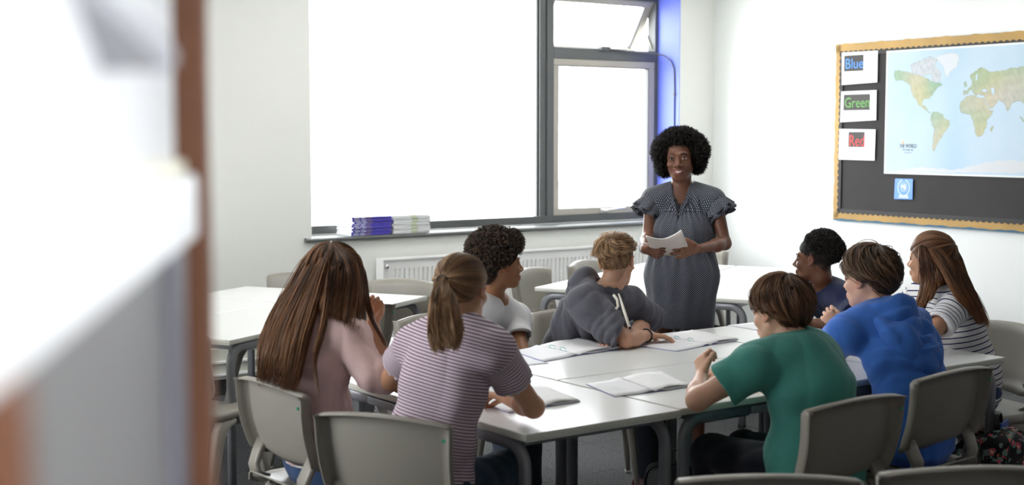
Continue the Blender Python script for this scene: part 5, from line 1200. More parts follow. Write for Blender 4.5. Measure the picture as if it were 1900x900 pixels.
def border(name, horiz, fixed, inner, lo, hi):
    """gold strip with a scalloped black trim lapping over its inner edge"""
    n_ = int((hi - lo) / .012); o_, i_ = [], []
    for k in range(n_ + 1):
        t = lo + (hi - lo) * k / n_; w = .0025 * math.sin(t * 23) + .002 * math.sin(t * 57)
        o_.append((t, fixed + w)); i_.append((t, inner + w * .5))
    sw = (lambda L_: L_) if horiz else (lambda L_: [(b_, a_) for a_, b_ in L_]); wstrip(sw(o_), sw(i_), .018, .006, M_gold, name, nb)
    lo += .045; hi -= .045; n_ = int((hi - lo) / .006); sg = 1 if inner > fixed else -1; o_, i_ = [], []
    for k in range(n_ + 1):
        t = lo + (hi - lo) * k / n_; ph = (t / .046) % 1; o_.append((t, inner - sg * .013 * abs(math.sin(math.pi * ph)))); i_.append((t, inner + sg * .022))
    wstrip(sw(o_), sw(i_), .018, .009, M_scal, 'scalloped_trim', nb)
border('gold_border', True, ZT, ZT - .062, SR0, SL0); border('gold_border', True, ZB, ZB + .052, SR0, SL0)
border('gold_border', False, SL0, SL0 - .050, ZB + .01, ZT - .01); border('gold_border', False, SR0, SR0 + .050, ZB + .01, ZT - .01)
# colour cards
M_card = mat('white_card', (.70, .70, .73, 1), .6); M_lblbg = mat('dark_label', srgb(52, 48, 46), .6)
def txt(name, s_, w_, h_, sl, sr, zb, m, parent, off):
    o = fontobj(name, s_, h_ / .70, RW(sl, zb, off), TXR, m, parent, ext=.0005); bpy.context.view_layer.update(); k = (sl - sr) / max(o.dimensions.x, 1e-4); 
    me = bpy.data.meshes.new_from_object(o); me.transform(Matrix.Diagonal((k, 1, 1, 1))); q = bpy.data.objects.new(name, me); q.location = o.location; q.rotation_euler = o.rotation_euler; COL.objects.link(q)
    bpy.data.objects.remove(o); q.parent = parent; return q
CARDS = [('Blue', (60, 140, 225), [(1.486, 2.200), (1.155, 2.198), (1.154, 1.980), (1.480, 1.971)], (1.460, 2.176), (1.283, 2.066), (1.453, 2.084), (1.290, 2.156)),
         ('Green', (84, 160, 60), [(1.484, 1.926), (1.158, 1.928), (1.157, 1.720), (1.489, 1.708)], (1.458, 1.902), (1.217, 1.792), (1.451, 1.811), (1.224, 1.882)),
         ('Red', (200, 44, 40), [(1.493, 1.662), (1.160, 1.657), (1.164, 1.441), (1.497, 1.443)], (1.406, 1.639), (1.259, 1.534), (1.403, 1.540), (1.266, 1.620))]
for word, col, cr, a_, b_, t0, t1 in CARDS:
    c_ = empty('word_card', RW(cr[0][0], 0), 0, 'white card on the notice board reading %s in %s letters' % (word, word.lower()), 'card')
    wquad(cr, .0275, .0012, M_card, 'card_sheet', c_); wquad(rct(b_[0], a_[0], b_[1], a_[1]), .0287, .0006, M_lblbg, 'label_patch', c_)
    txt('lettering', word, 0, t1[1] - t0[1], t0[0], t1[0], t0[1], mat(word.lower() + '_lettering', srgb(*col), .5), c_, .0295)
    c_['group'] = 'colour word cards'
# world map
ML, MT, MB = (1.078, 1.805)[0], (1.079, 2.191)[1], (1.080, 1.353)[1]; MW = 1.98; MR = ML - MW
mp = empty('world_map', RW(ML - 1, 0), 0, 'large pale blue laminated physical world map on the notice board', 'map')
wquad(rct(MR, ML, MB, MT), .0275, .001, mat('map_border', (.68, .70, .71, 1), .5), 'map_margin', mp)
POLY = dict(
 na=[(1.005, 2.052), (0.963, 2.056), (0.893, 2.042), (0.825, 2.024), (0.757, 2.005), (0.702, 1.976), (0.662, 1.965), (0.616, 1.963), (0.602, 1.941), (0.641, 1.927), (0.660, 1.906), (0.679, 1.880), (0.709, 1.859), (0.739, 1.854), (0.758, 1.844), (0.762, 1.823), (0.740, 1.812), (0.724, 1.795), (0.707, 1.774), (0.689, 1.763), (0.698, 1.760), (0.723, 1.780), (0.757, 1.796), (0.784, 1.812), (0.813, 1.851), (0.841, 1.878), (0.855, 1.906), (0.863, 1.938), (0.884, 1.966), (0.926, 1.984), (0.989, 1.986), (1.011, 2.014)],
 arc=[(0.867, 2.085), (0.800, 2.114), (0.707, 2.136), (0.641, 2.117), (0.666, 2.076), (0.618, 2.027), (0.616, 1.968), (0.689, 1.974), (0.713, 1.993), (0.737, 2.010), (0.797, 2.020), (0.852, 2.035)],
 gr=[(0.667, 2.129), (0.563, 2.153), (0.486, 2.147), (0.470, 2.104), (0.496, 2.053), (0.540, 2.029), (0.565, 1.993), (0.585, 2.025), (0.607, 2.079)],
 sa=[(0.676, 1.773), (0.637, 1.770), (0.597, 1.751), (0.576, 1.729), (0.534, 1.710), (0.536, 1.682), (0.555, 1.650), (0.580, 1.629), (0.599, 1.597), (0.624, 1.570), (0.643, 1.538), (0.649, 1.511), (0.669, 1.516), (0.670, 1.559), (0.662, 1.613), (0.656, 1.656), (0.680, 1.688), (0.694, 1.715), (0.689, 1.747)],
 af=[(0.414, 1.863), (0.377, 1.875), (0.345, 1.870), (0.302, 1.855), (0.271, 1.850), (0.245, 1.808), (0.225, 1.772), (0.198, 1.772), (0.212, 1.746), (0.242, 1.711), (0.246, 1.670), (0.264, 1.634), (0.281, 1.608), (0.312, 1.603), (0.332, 1.634), (0.345, 1.675), (0.353, 1.717), (0.373, 1.748), (0.410, 1.749), (0.442, 1.759), (0.462, 1.786), (0.451, 1.833)],
 md=[(0.221, 1.654), (0.204, 1.685), (0.197, 1.664), (0.209, 1.639)],
 uk=[(0.432, 1.942), (0.424, 1.967), (0.408, 1.954), (0.404, 1.934), (0.424, 1.928)],
 ea=[(0.430, 1.877), (0.430, 1.903), (0.403, 1.904), (0.397, 1.923), (0.378, 1.930), (0.364, 1.947), (0.381, 1.997), (0.350, 2.027), (0.308, 2.046), (0.271, 2.039), (0.233, 2.017), (0.161, 2.020), (0.090, 2.032), (0.004, 2.039), (-0.096, 2.025), (-0.198, 2.011), (-0.255, 1.984), (-0.245, 1.946), (-0.201, 1.927), (-0.174, 1.899), (-0.164, 1.860), (-0.137, 1.826), (-0.115, 1.802), (-0.088, 1.782), (-0.066, 1.753), (-0.047, 1.793), (-0.023, 1.813), (-0.003, 1.824), (0.036, 1.829), (0.059, 1.815), (0.076, 1.790), (0.093, 1.765), (0.112, 1.801), (0.130, 1.826), (0.167, 1.837), (0.166, 1.822), (0.190, 1.802), (0.213, 1.779), (0.232, 1.798), (0.264, 1.844), (0.275, 1.865), (0.290, 1.873), (0.317, 1.879), (0.339, 1.870), (0.352, 1.888), (0.372, 1.912), (0.390, 1.899), (0.396, 1.878)],
 bs=[(0.291, 1.910), (0.267, 1.916), (0.244, 1.902), (0.263, 1.890), (0.285, 1.893)], cs=[(0.218, 1.915), (0.200, 1.919), (0.195, 1.873), (0.210, 1.879)],
 bt=[(0.345, 1.965), (0.336, 2.004), (0.321, 2.013), (0.323, 1.974), (0.335, 1.958)], hb=[(0.733, 2.018), (0.697, 2.024), (0.676, 1.986), (0.702, 1.976), (0.727, 1.993)],
 ind=[(0.010, 1.749), (-0.026, 1.713), (-0.085, 1.698), (-0.074, 1.683), (-0.015, 1.703)], au=[(-0.088, 1.613), (-0.143, 1.653), (-0.199, 1.663), (-0.246, 1.613), (-0.242, 1.555), (-0.192, 1.544), (-0.135, 1.564), (-0.095, 1.564)],
 an=[(0.972, 1.372), (0.779, 1.402), (0.619, 1.397), (0.488, 1.392), (0.362, 1.415), (0.215, 1.449), (0.071, 1.461), (-0.093, 1.454), (-0.318, 1.467), (-0.320, 1.389), (0.971, 1.364)])
BLOB = [([(0.920, 2.005), (0.662, 1.943), (0.654, 1.709), (0.285, 1.726), (0.378, 1.919), (0.281, 1.973), (0.088, 1.992), (-0.075, 1.981), (0.411, 1.759), (0.001, 1.824)], (.30, .50, .34)), ([(0.807, 1.904), (0.792, 1.850), (0.594, 1.655), (0.618, 1.592), (0.230, 1.925), (0.159, 1.959), (0.087, 1.936), (0.295, 1.654), (0.272, 1.695), (0.070, 1.805), (0.317, 1.964)], (.56, .56, .28)),
        ([(0.841, 1.895), (0.400, 1.821), (0.325, 1.830), (0.227, 1.828), (0.180, 1.858), (0.109, 1.886), (0.282, 1.623), (0.650, 1.559), (0.038, 1.905), (-0.020, 1.913), (0.838, 2.029), (-0.156, 1.603)], (.68, .58, .44)), ([(0.049, 1.860), (0.108, 1.871), (0.665, 1.634), (0.073, 1.875)], (.55, .56, .62))]
def inpoly(x, y, P_):
    r = np.zeros(x.shape, bool); n_ = len(P_)
    for i in range(n_):
        x1, y1 = P_[i]; x2, y2 = P_[(i + 1) % n_]
        if y1 == y2: continue
        c_ = ((y1 > y) != (y2 > y)) & (x < (x2 - x1) * (y - y1) / (y2 - y1) + x1); r ^= c_
    return r
ns, nz = 420, 180; S_, Z_ = np.meshgrid(np.linspace(ML - .012, MR + .012, ns), np.linspace(MB + .012, MT - .012, nz), indexing='ij')
fbm = lambda x, y, f0, sd: sum(np.sin(f0 * 1.7 ** i * (math.cos(sd + i * 1.3) * x + math.sin(sd + i * 1.3) * y) + 2.0 * np.sin(f0 * 1.5 ** i * .6 * (math.sin(sd + i) * x - math.cos(sd + i) * y) + i) + i * 2) / 1.35 ** i for i in range(6)) / 3
jx, jz = S_ + .006 * fbm(S_, Z_, 60, 1), Z_ + .006 * fbm(S_, Z_, 60, 3)
C_ = np.ones((ns, nz, 3)) * A3((.60, .76, .90)) + (fbm(S_, Z_, 5, 2) * .05)[..., None] * A3((1, .6, .3))
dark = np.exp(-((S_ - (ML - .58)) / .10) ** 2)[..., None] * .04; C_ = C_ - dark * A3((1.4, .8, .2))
land = np.zeros_like(S_, bool)
for k in ('na', 'sa', 'af', 'md', 'uk', 'ea', 'ind', 'au'): land |= inpoly(jx, jz, POLY[k])
for k in ('bs', 'cs', 'bt', 'hb'): land &= ~inpoly(jx, jz, POLY[k])
ac = inpoly(jx, jz, POLY['arc']) & ~inpoly(jx, jz, POLY['hb']); gl = inpoly(jx, jz, POLY['gr']); an = inpoly(jx, jz, POLY['an'])
C_[ac] = A3((.62, .66, .70)) + (fbm(S_, Z_, 90, 5) * .10)[ac][:, None]; C_[gl] = (.78, .82, .87); C_[an] = (.78, .80, .84)
wsum = np.zeros((ns, nz, 1)); csum = np.zeros((ns, nz, 3))
for pts, col in BLOB:
    for a_, b_ in pts: w = np.exp(-(((S_ - a_) ** 2 + (Z_ - b_) ** 2) / .085 ** 2))[..., None] + 1e-6; wsum += w; csum += w * A3(col)
lc = csum / wsum * (1 + .14 * fbm(S_, Z_, 70, 7)[..., None]); C_[land] = (lc * .92 + .06)[land]
bd = np.zeros_like(land); L_ = land | gl | ac; bd[1:-1, 1:-1] = L_[1:-1, 1:-1] & ~(L_[:-2, 1:-1] & L_[2:, 1:-1] & L_[1:-1, :-2] & L_[1:-1, 2:]); C_[bd] *= .84
V = np.array([list(RW(0, 0, .0287))]) + S_.reshape(-1, 1) * A3(RD) + Z_.reshape(-1, 1) * UP
idx = np.arange(ns * nz).reshape(ns, nz); Q = np.stack([idx[:-1, :-1], idx[1:, :-1], idx[1:, 1:], idx[:-1, 1:]], -1).reshape(-1, 4)
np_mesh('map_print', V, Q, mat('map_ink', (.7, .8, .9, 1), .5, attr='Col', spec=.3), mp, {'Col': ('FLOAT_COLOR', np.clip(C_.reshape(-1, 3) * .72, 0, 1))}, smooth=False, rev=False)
M_ink = mat('grey_ink', srgb(78, 92, 96), .6)
a_, b_ = (0.948, 1.532), (0.802, 1.551); txt('map_title', 'THE WORLD', 0, .026, a_[0], b_[0], a_[1], M_ink, mp, .0295)
a_, b_ = (0.920, 1.514), (0.828, 1.530); txt('map_subtitle', 'PHYSICAL', 0, .012, a_[0], b_[0], a_[1] - .002, mat('pale_ink', srgb(130, 142, 156), .6), mp, .0295)
a_, b_ = (0.905, 1.500), (0.841, 1.511); wquad(rct(b_[0], a_[0], a_[1] - .004, a_[1]), .0288, .0006, mat('pale_ink', srgb(130, 142, 156), .6), 'small_print', mp); wquad(rct(b_[0] - .03, a_[0] + .03, a_[1] - .022, a_[1] - .018), .0288, .0006, mat('faint_ink', srgb(184, 200, 208), .6), 'small_print', mp)
a_ = (0.917, 1.569); wquad(rct(a_[0] - .006, a_[0] + .006, a_[1] - .014, a_[1] + .012), .0288, .0006, mat('orange_mark', srgb(222, 170, 130), .6), 'publisher_mark', mp)
# small blue emblem sheet
em = empty('emblem_sheet', RW((0.903, 1.255)[0], 0), 0, 'small blue sheet with a white wreath and globe emblem under the map', 'poster')
wquad([(0.979, 1.322), (0.827, 1.323), (0.827, 1.184), (0.985, 1.182)], .0275, .0012, mat('emblem_blue', srgb(74, 134, 222), .3), 'sheet', em)
cs_, cz_ = (0.903, 1.262); M_ew = mat('emblem_white', srgb(206, 218, 236), .4)
for q in (-1, 1):
    for k in range(9):
        t = math.radians(-78 + k * 17.5); r = .047; x, z = q * r * math.cos(t) , r * 1.1 * math.sin(t); tx, tz = -q * math.sin(t), math.cos(t); L_, w_ = .011, .0045; ox, oz = q * math.cos(t) * .003, math.sin(t) * .003
        wquad([(cs_ + x - tx * L_, cz_ + z - tz * L_), (cs_ + x + tz * w_ + ox, cz_ + z - tx * w_ + oz), (cs_ + x + tx * L_, cz_ + z + tz * L_), (cs_ + x - tz * w_ + ox, cz_ + z + tx * w_ + oz)], .0288, .0005, M_ew, 'wreath_leaf', em)
for r in (.032, .021, .010):
    o_ = [(cs_ + r * math.cos(t), cz_ + .004 + r * math.sin(t)) for t in np.linspace(0, 6.283, 33)[:-1]]; i_ = [(cs_ + (r - .0018) * math.cos(t), cz_ + .004 + (r - .0018) * math.sin(t)) for t in np.linspace(0, 6.283, 33)[:-1]]
    bm = bmesh.new(); A_ = [bm.verts.new(RW(*p, .0292)) for p in o_]; B_ = [bm.verts.new(RW(*p, .0292)) for p in i_]
    for i in range(32): bm.faces.new((A_[i], A_[(i + 1) % 32], B_[(i + 1) % 32], B_[i]))
    bm_obj('globe_ring', bm, M_ew, em)
for t in (0, 45, 90, 135): c0, s0 = math.cos(D(t)), math.sin(D(t)); wquad([(cs_ + c0 * .032 - s0 * .0008, cz_ + .004 + s0 * .032 + c0 * .0008), (cs_ - c0 * .032 - s0 * .0008, cz_ + .004 - s0 * .032 + c0 * .0008), (cs_ - c0 * .032 + s0 * .0008, cz_ + .004 - s0 * .032 - c0 * .0008), (cs_ + c0 * .032 + s0 * .0008, cz_ + .004 + s0 * .032 - c0 * .0008)], .0288, .0005, M_ew, 'globe_line', em)
for P_ in ([(.022, .006), (.012, .016), (.004, .012), (.010, -.002), (.018, -.008)], [(-.004, .016), (-.018, .012), (-.012, .0), (-.020, -.014), (-.008, -.016), (-.002, -.004)]): wquad([(cs_ + a_, cz_ + .004 + b_) for a_, b_ in P_], .029, .0006, M_ew, 'globe_land', em)
for k in range(2): wquad(rct(cs_ - .040, cs_ + .040, cz_ - .070 + k * .011, cz_ - .063 + k * .011), .0288, .0005, M_ew, 'caption_line', em)

for o in list(COL.objects):
    if o.type == 'EMPTY' and o.name.split('.')[0] in ('notice_board', 'word_card', 'world_map', 'emblem_sheet'): finish(o)
# ------------------------------------------------------------------ workbooks on the sill
M_spine = mat('violet_spine', srgb(72, 62, 178), .4); M_wcov = mat('white_cover', (.78, .79, .80, 1), .5)
M_gold_i = mat('ochre_ink', srgb(176, 150, 120), .5); M_pgrn = mat('pale_green_ink', srgb(206, 214, 186), .6)
NTH = ['topmost', 'second', 'third', 'fourth', 'fifth', 'sixth', 'seventh', 'eighth', 'ninth', 'tenth', 'lowest']
rs = random.Random(4)
for k in range(11):
    i = 10 - k; z0 = .956 + i * .0112; dx = rs.uniform(-.012, .012) * (1 if i % 4 else 2); dy = rs.uniform(-.004, .006); h_ = .0102
    b_ = empty('workbook', (4.585 + dx, 7.992 + dy, z0), D(rs.uniform(-1.5, 1.5)), 'violet-spined workbook in the window sill stack, %s from the top' % NTH[k] if 0 < k < 10 else 'violet-spined workbook, %s in the window sill stack' % NTH[k], 'workbook', 'violet workbooks on the window sill')
    boxo('pages', (-.146, -.098, .001), (.146, .102, h_ - .001), M_page, b_)
    bm = bmesh.new(); addbox(bm, (-.15, -.104, h_ - .0012), (.15, .104, h_)); addbox(bm, (-.15, -.104, 0), (.15, .104, .0012)); bm_obj('cover', bm, M_wcov, b_)
    boxo('spine', (-.150, -.1065, 0), (.150, -.1035, h_), M_spine, b_, .0008)
    boxo('spine_title', (-.135, -.1072, .0028), (-.095, -.1065, .0072), M_wcov, b_); boxo('spine_title', (-.085, -.1072, .0028), (-.05, -.1065, .0072), M_wcov, b_); boxo('spine_title', (-.045, -.1072, .0035), (-.005, -.1065, .0065), M_gold_i, b_)
    bm = bmesh.new(); cv = rs.uniform(.002, .02)
    b2 = empty('workbook', (4.895 + dx * .8, 7.998 - dy, z0 + .0004), D(rs.uniform(-2, 2)), 'pale workbook beside the violet stack on the sill, %s from the top' % NTH[k] if 0 < k < 10 else 'pale workbook beside the violet stack, %s one' % NTH[k], 'workbook', 'pale workbooks on the window sill')
    boxo('pages', (-.142, -.102, .001), (.146, .098, h_ - .001), M_page, b2)
    addbox(bm, (-.15, -.104, h_ - .0012), (.15, .104, h_)); addbox(bm, (-.15, -.104, 0), (.15, .104, .0012)); addbox(bm, (.146, -.104, 0), (.15, .104, h_)); bm_obj('cover', bm, M_wcov, b2)
    boxo('green_band', (.0, -.1048, .0), (.045, -.1018, h_), M_pgrn, b2)

# ------------------------------------------------------------------ open workbooks and sheets on the tables
def page_mat():
    m = mat('ruled_page', (.82, .82, .84, 1), .65); nt = m.node_tree; b = nt.nodes['Principled BSDF']; a = nt.nodes.new('ShaderNodeAttribute'); a.attribute_name = 'puv'
    w = nt.nodes.new('ShaderNodeTexWave'); w.bands_direction = 'Y'; w.inputs['Scale'].default_value = 14; nt.links.new(a.outputs['Vector'], w.inputs[0])
    n = nt.nodes.new('ShaderNodeTexNoise'); n.inputs['Scale'].default_value = 60; nt.links.new(a.outputs['Vector'], n.inputs['Vector'])
    r = nt.nodes.new('ShaderNodeMapRange'); r.inputs[1].default_value = .78; r.inputs[2].default_value = .98; r.inputs[4].default_value = .16; nt.links.new(w.outputs['Fac'], r.inputs[0])
    m2 = nt.nodes.new('ShaderNodeMath'); m2.operation = 'MULTIPLY'; nt.links.new(r.outputs[0], m2.inputs[0]); nt.links.new(n.outputs['Fac'], m2.inputs[1])
    mx = nt.nodes.new('ShaderNodeMix'); mx.data_type = 'RGBA'; mx.inputs[6].default_value = (.82, .82, .85, 1); mx.inputs[7].default_value = (.3, .32, .45, 1); nt.links.new(m2.outputs[0], mx.inputs[0]); nt.links.new(mx.outputs[2], b.inputs['Base Color']); return m
M_rule = page_mat(); M_vio = mat('lavender_cover', srgb(150, 150, 196), .5); TZ = .7205
def page_sheet(name, c, parent, org, z, th, m, rise=None, lift=0):
    """c: four corners (x, y), edge 0-1 is the spine; rise: height profile away from the spine"""
    g = []
    for i in range(13):
        t = i / 12; row = []
        for j in range(7):
            u = j / 6; x = (c[0][0] * (1 - u) + c[1][0] * u) * (1 - t) + (c[3][0] * (1 - u) + c[2][0] * u) * t; y = (c[0][1] * (1 - u) + c[1][1] * u) * (1 - t) + (c[3][1] * (1 - u) + c[2][1] * u) * t
            row.append(Vector((x, y, z + (rise(t) if rise else 0) + lift * t * t * (1 if u < .5 else .6))) - Vector(org))
        g.append(row)
    bm = bmesh.new(); shell(bm, g, th if ((g[1][0] - g[0][0]).cross(g[0][1] - g[0][0])).z > 0 else -th)
    me = bpy.data.meshes.new(name); bmesh.ops.recalc_face_normals(bm, faces=bm.faces); bm.to_mesh(me); n_ = len(me.vertices) // 2; bm.free()
    uv = np.array([(j / 6, i / 12, 0) for i in range(13) for j in range(7)] * 2, np.float32); a = me.attributes.new('puv', 'FLOAT_VECTOR', 'POINT'); a.data.foreach_set('vector', uv.ravel())
    return link(name, me, m, parent, True)
def open_book(label, s0, s1, l1, l0, r1, r0, lift=.0, rings=False):
    """s0, s1 spine ends; l0, l1 and r0, r1 the outer corners beside them"""
    org = ((s0[0] + s1[0]) / 2, (s0[1] + s1[1]) / 2, TZ); b = empty('open_workbook', org, 0, label, 'workbook', 'open workbooks on the table')
    hump = lambda t: .006 * math.exp(-((t - .12) / .12) ** 2) * (1 if t > .001 else 0)
    ex = lambda c, o_, k=1.02: (o_[0] + (c[0] - o_[0]) * k, o_[1] + (c[1] - o_[1]) * k)
    page_sheet('cover', (s0, s1, ex(l1, s1), ex(l0, s0)), b, org, TZ, .001, M_vio); page_sheet('cover', (s0, s1, ex(r1, s1), ex(r0, s0)), b, org, TZ, .001, M_vio, None, lift * .8)
    page_sheet('left_pages', (s0, s1, l1, l0), b, org, TZ + .0012, .003, M_rule, hump); page_sheet('right_pages', (s0, s1, r1, r0), b, org, TZ + .0012, .003, M_rule, hump, lift)
    page_sheet('turned_leaf', (s0, s1, ex(r1, s1, .97), ex(r0, s0, .98)), b, org, TZ + .0055, .0004, M_page, lambda t: .010 * math.sin(min(1, t * 1.2) * 3.14) * .8, lift + .003)
    if rings:
        bm = bmesh.new()
        for q in (.35, .62):
            cx, cy = s0[0] * (1 - q) + s1[0] * q, s0[1] * (1 - q) + s1[1] * q
            sweep(bm, [(cx - org[0] + .014 * math.cos(t), cy - org[1] + .014 * math.sin(t), .012 + .006 * math.sin(t)) for t in np.linspace(0, 5.2, 14)], circ(.0012, 5))
        bm_obj('teal_doodle', bm, mat('teal_ink', srgb(80, 190, 190), .5), b)
    return b
open_book('open workbook with a curling page in front of the boy in white', (3.483, 4.60), (3.479, 4.321), (3.267, 4.278), (3.321, 4.56), (3.714, 4.342), (3.70, 4.60), .012, True)
open_book('open workbook under the hoodie boy\'s hand at the middle of the table', (4.068, 4.482), (4.105, 4.204), (3.873, 4.156), (3.83, 4.42), (4.291, 4.221), (4.280, 4.50), .010, True)
open_book('open workbook in front of the boy in the green polo shirt', (3.260, 3.80), (3.193, 3.54), (3.022, 3.554), (3.089, 3.795), (3.367, 3.541), (3.46, 3.80), .004)
open_book('open workbook beneath the forearm of the girl in purple stripes', (2.76, 3.80), (2.715, 3.555), (2.57, 3.543), (2.58, 3.79), (2.869, 3.559), (2.93, 3.85), .003)
def sheet(label, c):
    org = (c[0][0], c[0][1], TZ); b = empty('paper_sheet', org, 0, label, 'paper'); page_sheet('sheet', c, b, org, TZ, .0009, M_rule); page_sheet('sheet_under', [(x + .004, y - .004) for x, y in c], b, (org[0], org[1], TZ), TZ - .0004, .0003, M_vio)
sheet('white sheet on the table beyond the green shirt boy\'s face', ((4.60, 4.60), (4.591, 4.40), (4.78, 4.40), (4.80, 4.60)))
sheet('white sheet in front of the child in navy, by the pen hand', ((4.70, 4.34), (4.60, 4.10), (4.78, 4.05), (4.85, 4.28)))
sheet('white sheet by the elbow of the girl in navy stripes', ((4.72, 3.70), (4.71, 3.53), (4.83, 3.54), (4.84, 3.71)))
sheet('white sheet between the two girls on the left', ((2.50, 4.20), (2.50, 4.02), (2.78, 4.02), (2.78, 4.22)))
sheet('white sheet beside the boy in white\'s sleeve', ((3.10, 4.50), (3.10, 4.25), (3.26, 4.24), (3.28, 4.48)))
# pens
def pen(label, a_, b_, m):
    p = empty('pen', a_, 0, label, 'pen'); A_ = Vector(a_); u = (Vector(b_) - A_); bm = bmesh.new(); sweep(bm, [(0, 0, 0), tuple(u)], circ(.0042, 10)); bm_obj('barrel', bm, m, p, True)
    bm = bmesh.new(); sweep(bm, [(0, 0, 0), tuple(-u.normalized() * .012)], circ(.0042, 10), scales=[1, .2]); bm_obj('tip', bm, M_alu, p, True)
pen('dark pen in the hand of the boy in the blue hoodie', (4.268, 3.642, 0.841), (4.208, 3.652, 0.869), M_black)
pen('dark pen between the fingers of the boy in green', (3.234, 3.346, 0.775), (3.277, 3.368, 0.808), mat('violet_plastic', srgb(60, 50, 110), .4))

# ------------------------------------------------------------------ bags
def floral():
    m = mat('floral_canvas', srgb(26, 25, 28), .85, bump=(300, .3, .001)); nt = m.node_tree; b = nt.nodes['Principled BSDF']; tc = nt.nodes.new('ShaderNodeTexCoord'); cur = None; prev = srgb(26, 25, 28)
    for sc_, lo, col, seed in ((26, .36, srgb(120, 140, 130), 3.1), (19, .30, srgb(206, 92, 108), 0), (19, .16, srgb(238, 190, 170), 0), (34, .17, srgb(226, 120, 84), 7.7)):
        mp_ = nt.nodes.new('ShaderNodeMapping'); mp_.inputs['Location'].default_value = (seed,) * 3; nt.links.new(tc.outputs['Object'], mp_.inputs[0])
        nz_ = nt.nodes.new('ShaderNodeTexNoise'); nz_.inputs['Scale'].default_value = 70; nt.links.new(mp_.outputs[0], nz_.inputs['Vector']); ad = nt.nodes.new('ShaderNodeVectorMath'); ad.operation = 'MULTIPLY_ADD'; ad.inputs[1].default_value = (.022,) * 3; nt.links.new(nz_.outputs['Color'], ad.inputs[0]); nt.links.new(mp_.outputs[0], ad.inputs[2])
        v = nt.nodes.new('ShaderNodeTexVoronoi'); v.inputs['Scale'].default_value = sc_; v.inputs['Randomness'].default_value = .9; nt.links.new(ad.outputs[0], v.inputs['Vector'])
        l = nt.nodes.new('ShaderNodeMath'); l.operation = 'LESS_THAN'; l.inputs[1].default_value = lo; nt.links.new(v.outputs['Distance'], l.inputs[0])
        mx = nt.nodes.new('ShaderNodeMix'); mx.data_type = 'RGBA'; nt.links.new(l.outputs[0], mx.inputs[0]); mx.inputs[7].default_value = col
        if cur is None: mx.inputs[6].default_value = prev
        else: nt.links.new(cur, mx.inputs[6])
        cur = mx.outputs[2]
    nt.links.new(cur, b.inputs['Base Color']); return m
def rucksack(loc, rz, m, label, sc=1.0, lean=0):
    t = empty('rucksack', loc, D(rz), label, 'bag')
    V, Q = body_mesh([eseg((0, 0, .10 * sc), (0, .01, .30 * sc), .155 * sc, .085 * sc, .125 * sc, .070 * sc, (1, 0, 0), .03, .8)], .006, (), waves(9, 22, .006)); V[:, 2] = np.maximum(V[:, 2], .002); np_mesh('body', V, Q, m, t)
    V, Q = body_mesh([eseg((0, -.075 * sc, .09 * sc), (0, -.07 * sc, .20 * sc), .11 * sc, .035 * sc, .10 * sc, .03 * sc, (1, 0, 0), .02, .8)], .006, (), waves(10, 28, .004)); V[:, 2] = np.maximum(V[:, 2], .002); np_mesh('front_pocket', V, Q, m, t)
    for q in (-1, 1):
        bm = bmesh.new(); sweep(bm, [tuple(p) for p in catmull([(q * .06 * sc, .06 * sc, .33 * sc), (q * .09 * sc, .13 * sc, .30 * sc), (q * .13 * sc, .15 * sc, .16 * sc), (q * .12 * sc, .09 * sc, .04 * sc)], 14)], rrect(.040 * sc, .010 * sc, .004)); bm_obj('shoulder_strap', bm, m, t, True)
    bm = bmesh.new(); sweep(bm, [tuple(p) for p in catmull([(-.03 * sc, .03, .355 * sc), (-.02 * sc, .04, .40 * sc), (.02 * sc, .04, .40 * sc), (.03 * sc, .03, .355 * sc)], 10)], rrect(.020 * sc, .006 * sc, .002)); bm_obj('grab_loop', bm, M_black, t, True)
    bm = bmesh.new(); sweep(bm, [tuple(p) for p in catmull([(-.13 * sc, -.03 * sc, .20 * sc), (-.11 * sc, -.035 * sc, .31 * sc), (0, -.03 * sc, .355 * sc), (.11 * sc, -.035 * sc, .31 * sc), (.13 * sc, -.03 * sc, .20 * sc)], 20)], circ(.004, 6)); bm_obj('zip', bm, M_black, t, True)
    return t
rk = rucksack((4.826, 3.237, 0.193)[:2] + (0,), 20, floral(), 'black rucksack with pink and red flowers on the floor at the right edge', 1.22)
bkp = boxo('folder', (-.01, .02, .38), (.10, .028, .455), mat('blue_folder', srgb(50, 84, 168), .4), rk)
rucksack((3.72, 4.02, 0), -60, mat('black_nylon', srgb(22, 23, 27), .6), 'plain black rucksack on the floor under the middle tables', .85)

# ------------------------------------------------------------------ half-open door in the left foreground
M_wood = mat('oak_lipping', srgb(108, 68, 46), .5, noise=(14, .12)); M_dwhite = mat('door_white', (.86, .86, .88, 1), .5); M_dgrey = mat('door_grey', srgb(122, 120, 121), .5); M_cream = mat('door_cream', srgb(240, 236, 214), .5)
M_frost = bpy.data.materials.new('frosted_glass'); M_frost.use_nodes = True; nt = M_frost.node_tree; nt.nodes.remove(nt.nodes['Principled BSDF']); tl = nt.nodes.new('ShaderNodeBsdfTranslucent'); tl.inputs[0].default_value = (.97, .97, 1, 1); tr_ = nt.nodes.new('ShaderNodeBsdfTransparent')
dfz = nt.nodes.new('ShaderNodeBsdfDiffuse'); dfz.inputs[0].default_value = (.95, .95, .97, 1); m1_ = nt.nodes.new('ShaderNodeMixShader'); m1_.inputs[0].default_value = .75; nt.links.new(tl.outputs[0], m1_.inputs[1]); nt.links.new(dfz.outputs[0], m1_.inputs[2]); m2_ = nt.nodes.new('ShaderNodeMixShader'); m2_.inputs[0].default_value = .04; nt.links.new(m1_.outputs[0], m2_.inputs[1]); nt.links.new(tr_.outputs[0], m2_.inputs[2]); nt.links.new(m2_.outputs[0], nt.nodes['Material Output'].inputs[0])
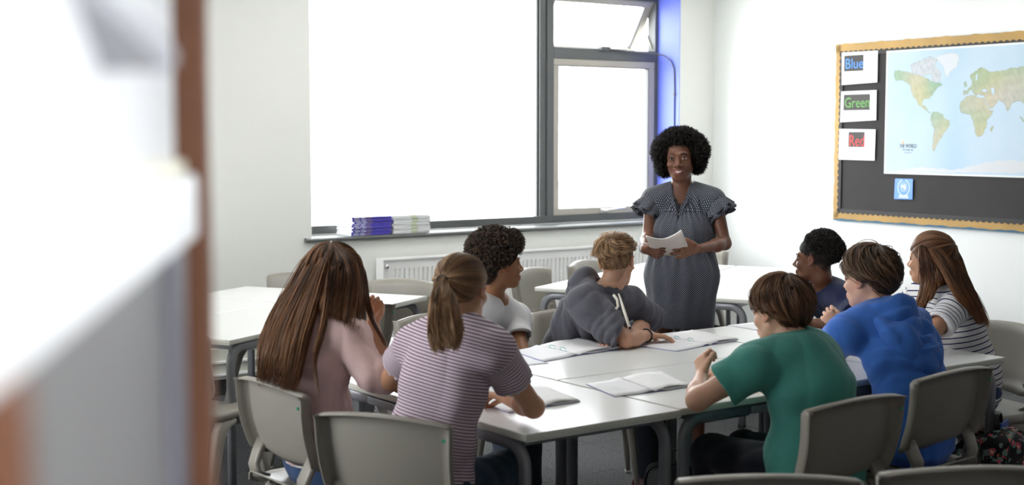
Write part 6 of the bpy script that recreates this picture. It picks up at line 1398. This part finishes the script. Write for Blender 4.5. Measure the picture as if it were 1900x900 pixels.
dA, dB = Vector((0.116, 0.458, 1.585)[:2] + (0,)), Vector((0.384, 0.953, 1.542)[:2] + (0,)); du = (dB - dA).normalized(); dL = (dB - dA).length
door = struct(empty('door_1', dA, math.atan2(du.y, du.x)))
boxo('frosted_pane', (-.30, -.004, 1.60), (dL, .004, 2.0), M_frost, door)
boxo('glazing_bead', (-.30, -.012, 1.592), (dL, .012, 1.602), M_cream, door, .002)
boxo('mid_rail', (-.36, -.02, 1.545), (dL, .02, 1.592), M_dwhite, door, .004)
boxo('lower_panel', (.04, -.008, .12), (dL, .008, 1.545), M_dgrey, door)
boxo('bottom_rail', (-.36, -.02, .01), (dL, .02, .12), M_dwhite, door, .004)
boxo('top_rail', (-.36, -.02, 2.0), (dL, .02, 2.08), M_dwhite, door, .004)
boxo('groove_shade_strip', (dL - .12, -.016, .12), (dL - .05, .012, 1.545), mat('door_shadow_grey', srgb(102, 100, 110), .5), door, .004)  # darker strip paints in the shade of the panel groove
boxo('lower_panel', (-.36, -.008, .12), (-.05, .008, 1.545), M_dgrey, door)
boxo('near_stile', (-.05, -.022, .01), (-.012, .022, 1.545), M_wood, door, .004)
st0 = Vector((0.417, 1.003, 1.537)[:2] + (0,))
stl = boxo('door_stile', (-.020, -.020, .01), (.001, .02, 2.08), M_wood, None, .003); stl.location = st0 - dA; stl.location = Matrix.Rotation(-math.atan2(du.y, du.x), 3, 'Z') @ (st0 - dA); stl.parent = door
lst = boxo('lock_edge', (-.001, -.018, .01), (.017, .02, 1.555), mat('pale_oak', srgb(150, 100, 70), .5, noise=(14, .12)), None, .003); lst.location = stl.location; lst.parent = door
wst = boxo('rebate_strip', (.001, -.01, 1.555), (.018, .02, 2.08), M_dwhite, None, .003); wst.location = stl.location; wst.parent = door

bm = bmesh.new(); sweep(bm, [(0.183, 0.618, 1.693), (0.217, 0.641, 1.675), (0.249, 0.666, 1.657)], rrect(.05, .012, .004)); cl_ = bm_obj('closer_arm', bm, mat('closer_grey', srgb(176, 176, 184), .5), None); cl_.parent = door
cl_.matrix_parent_inverse = (Matrix.Translation(dA) @ Matrix.Rotation(math.atan2(du.y, du.x), 4, 'Z')).inverted()
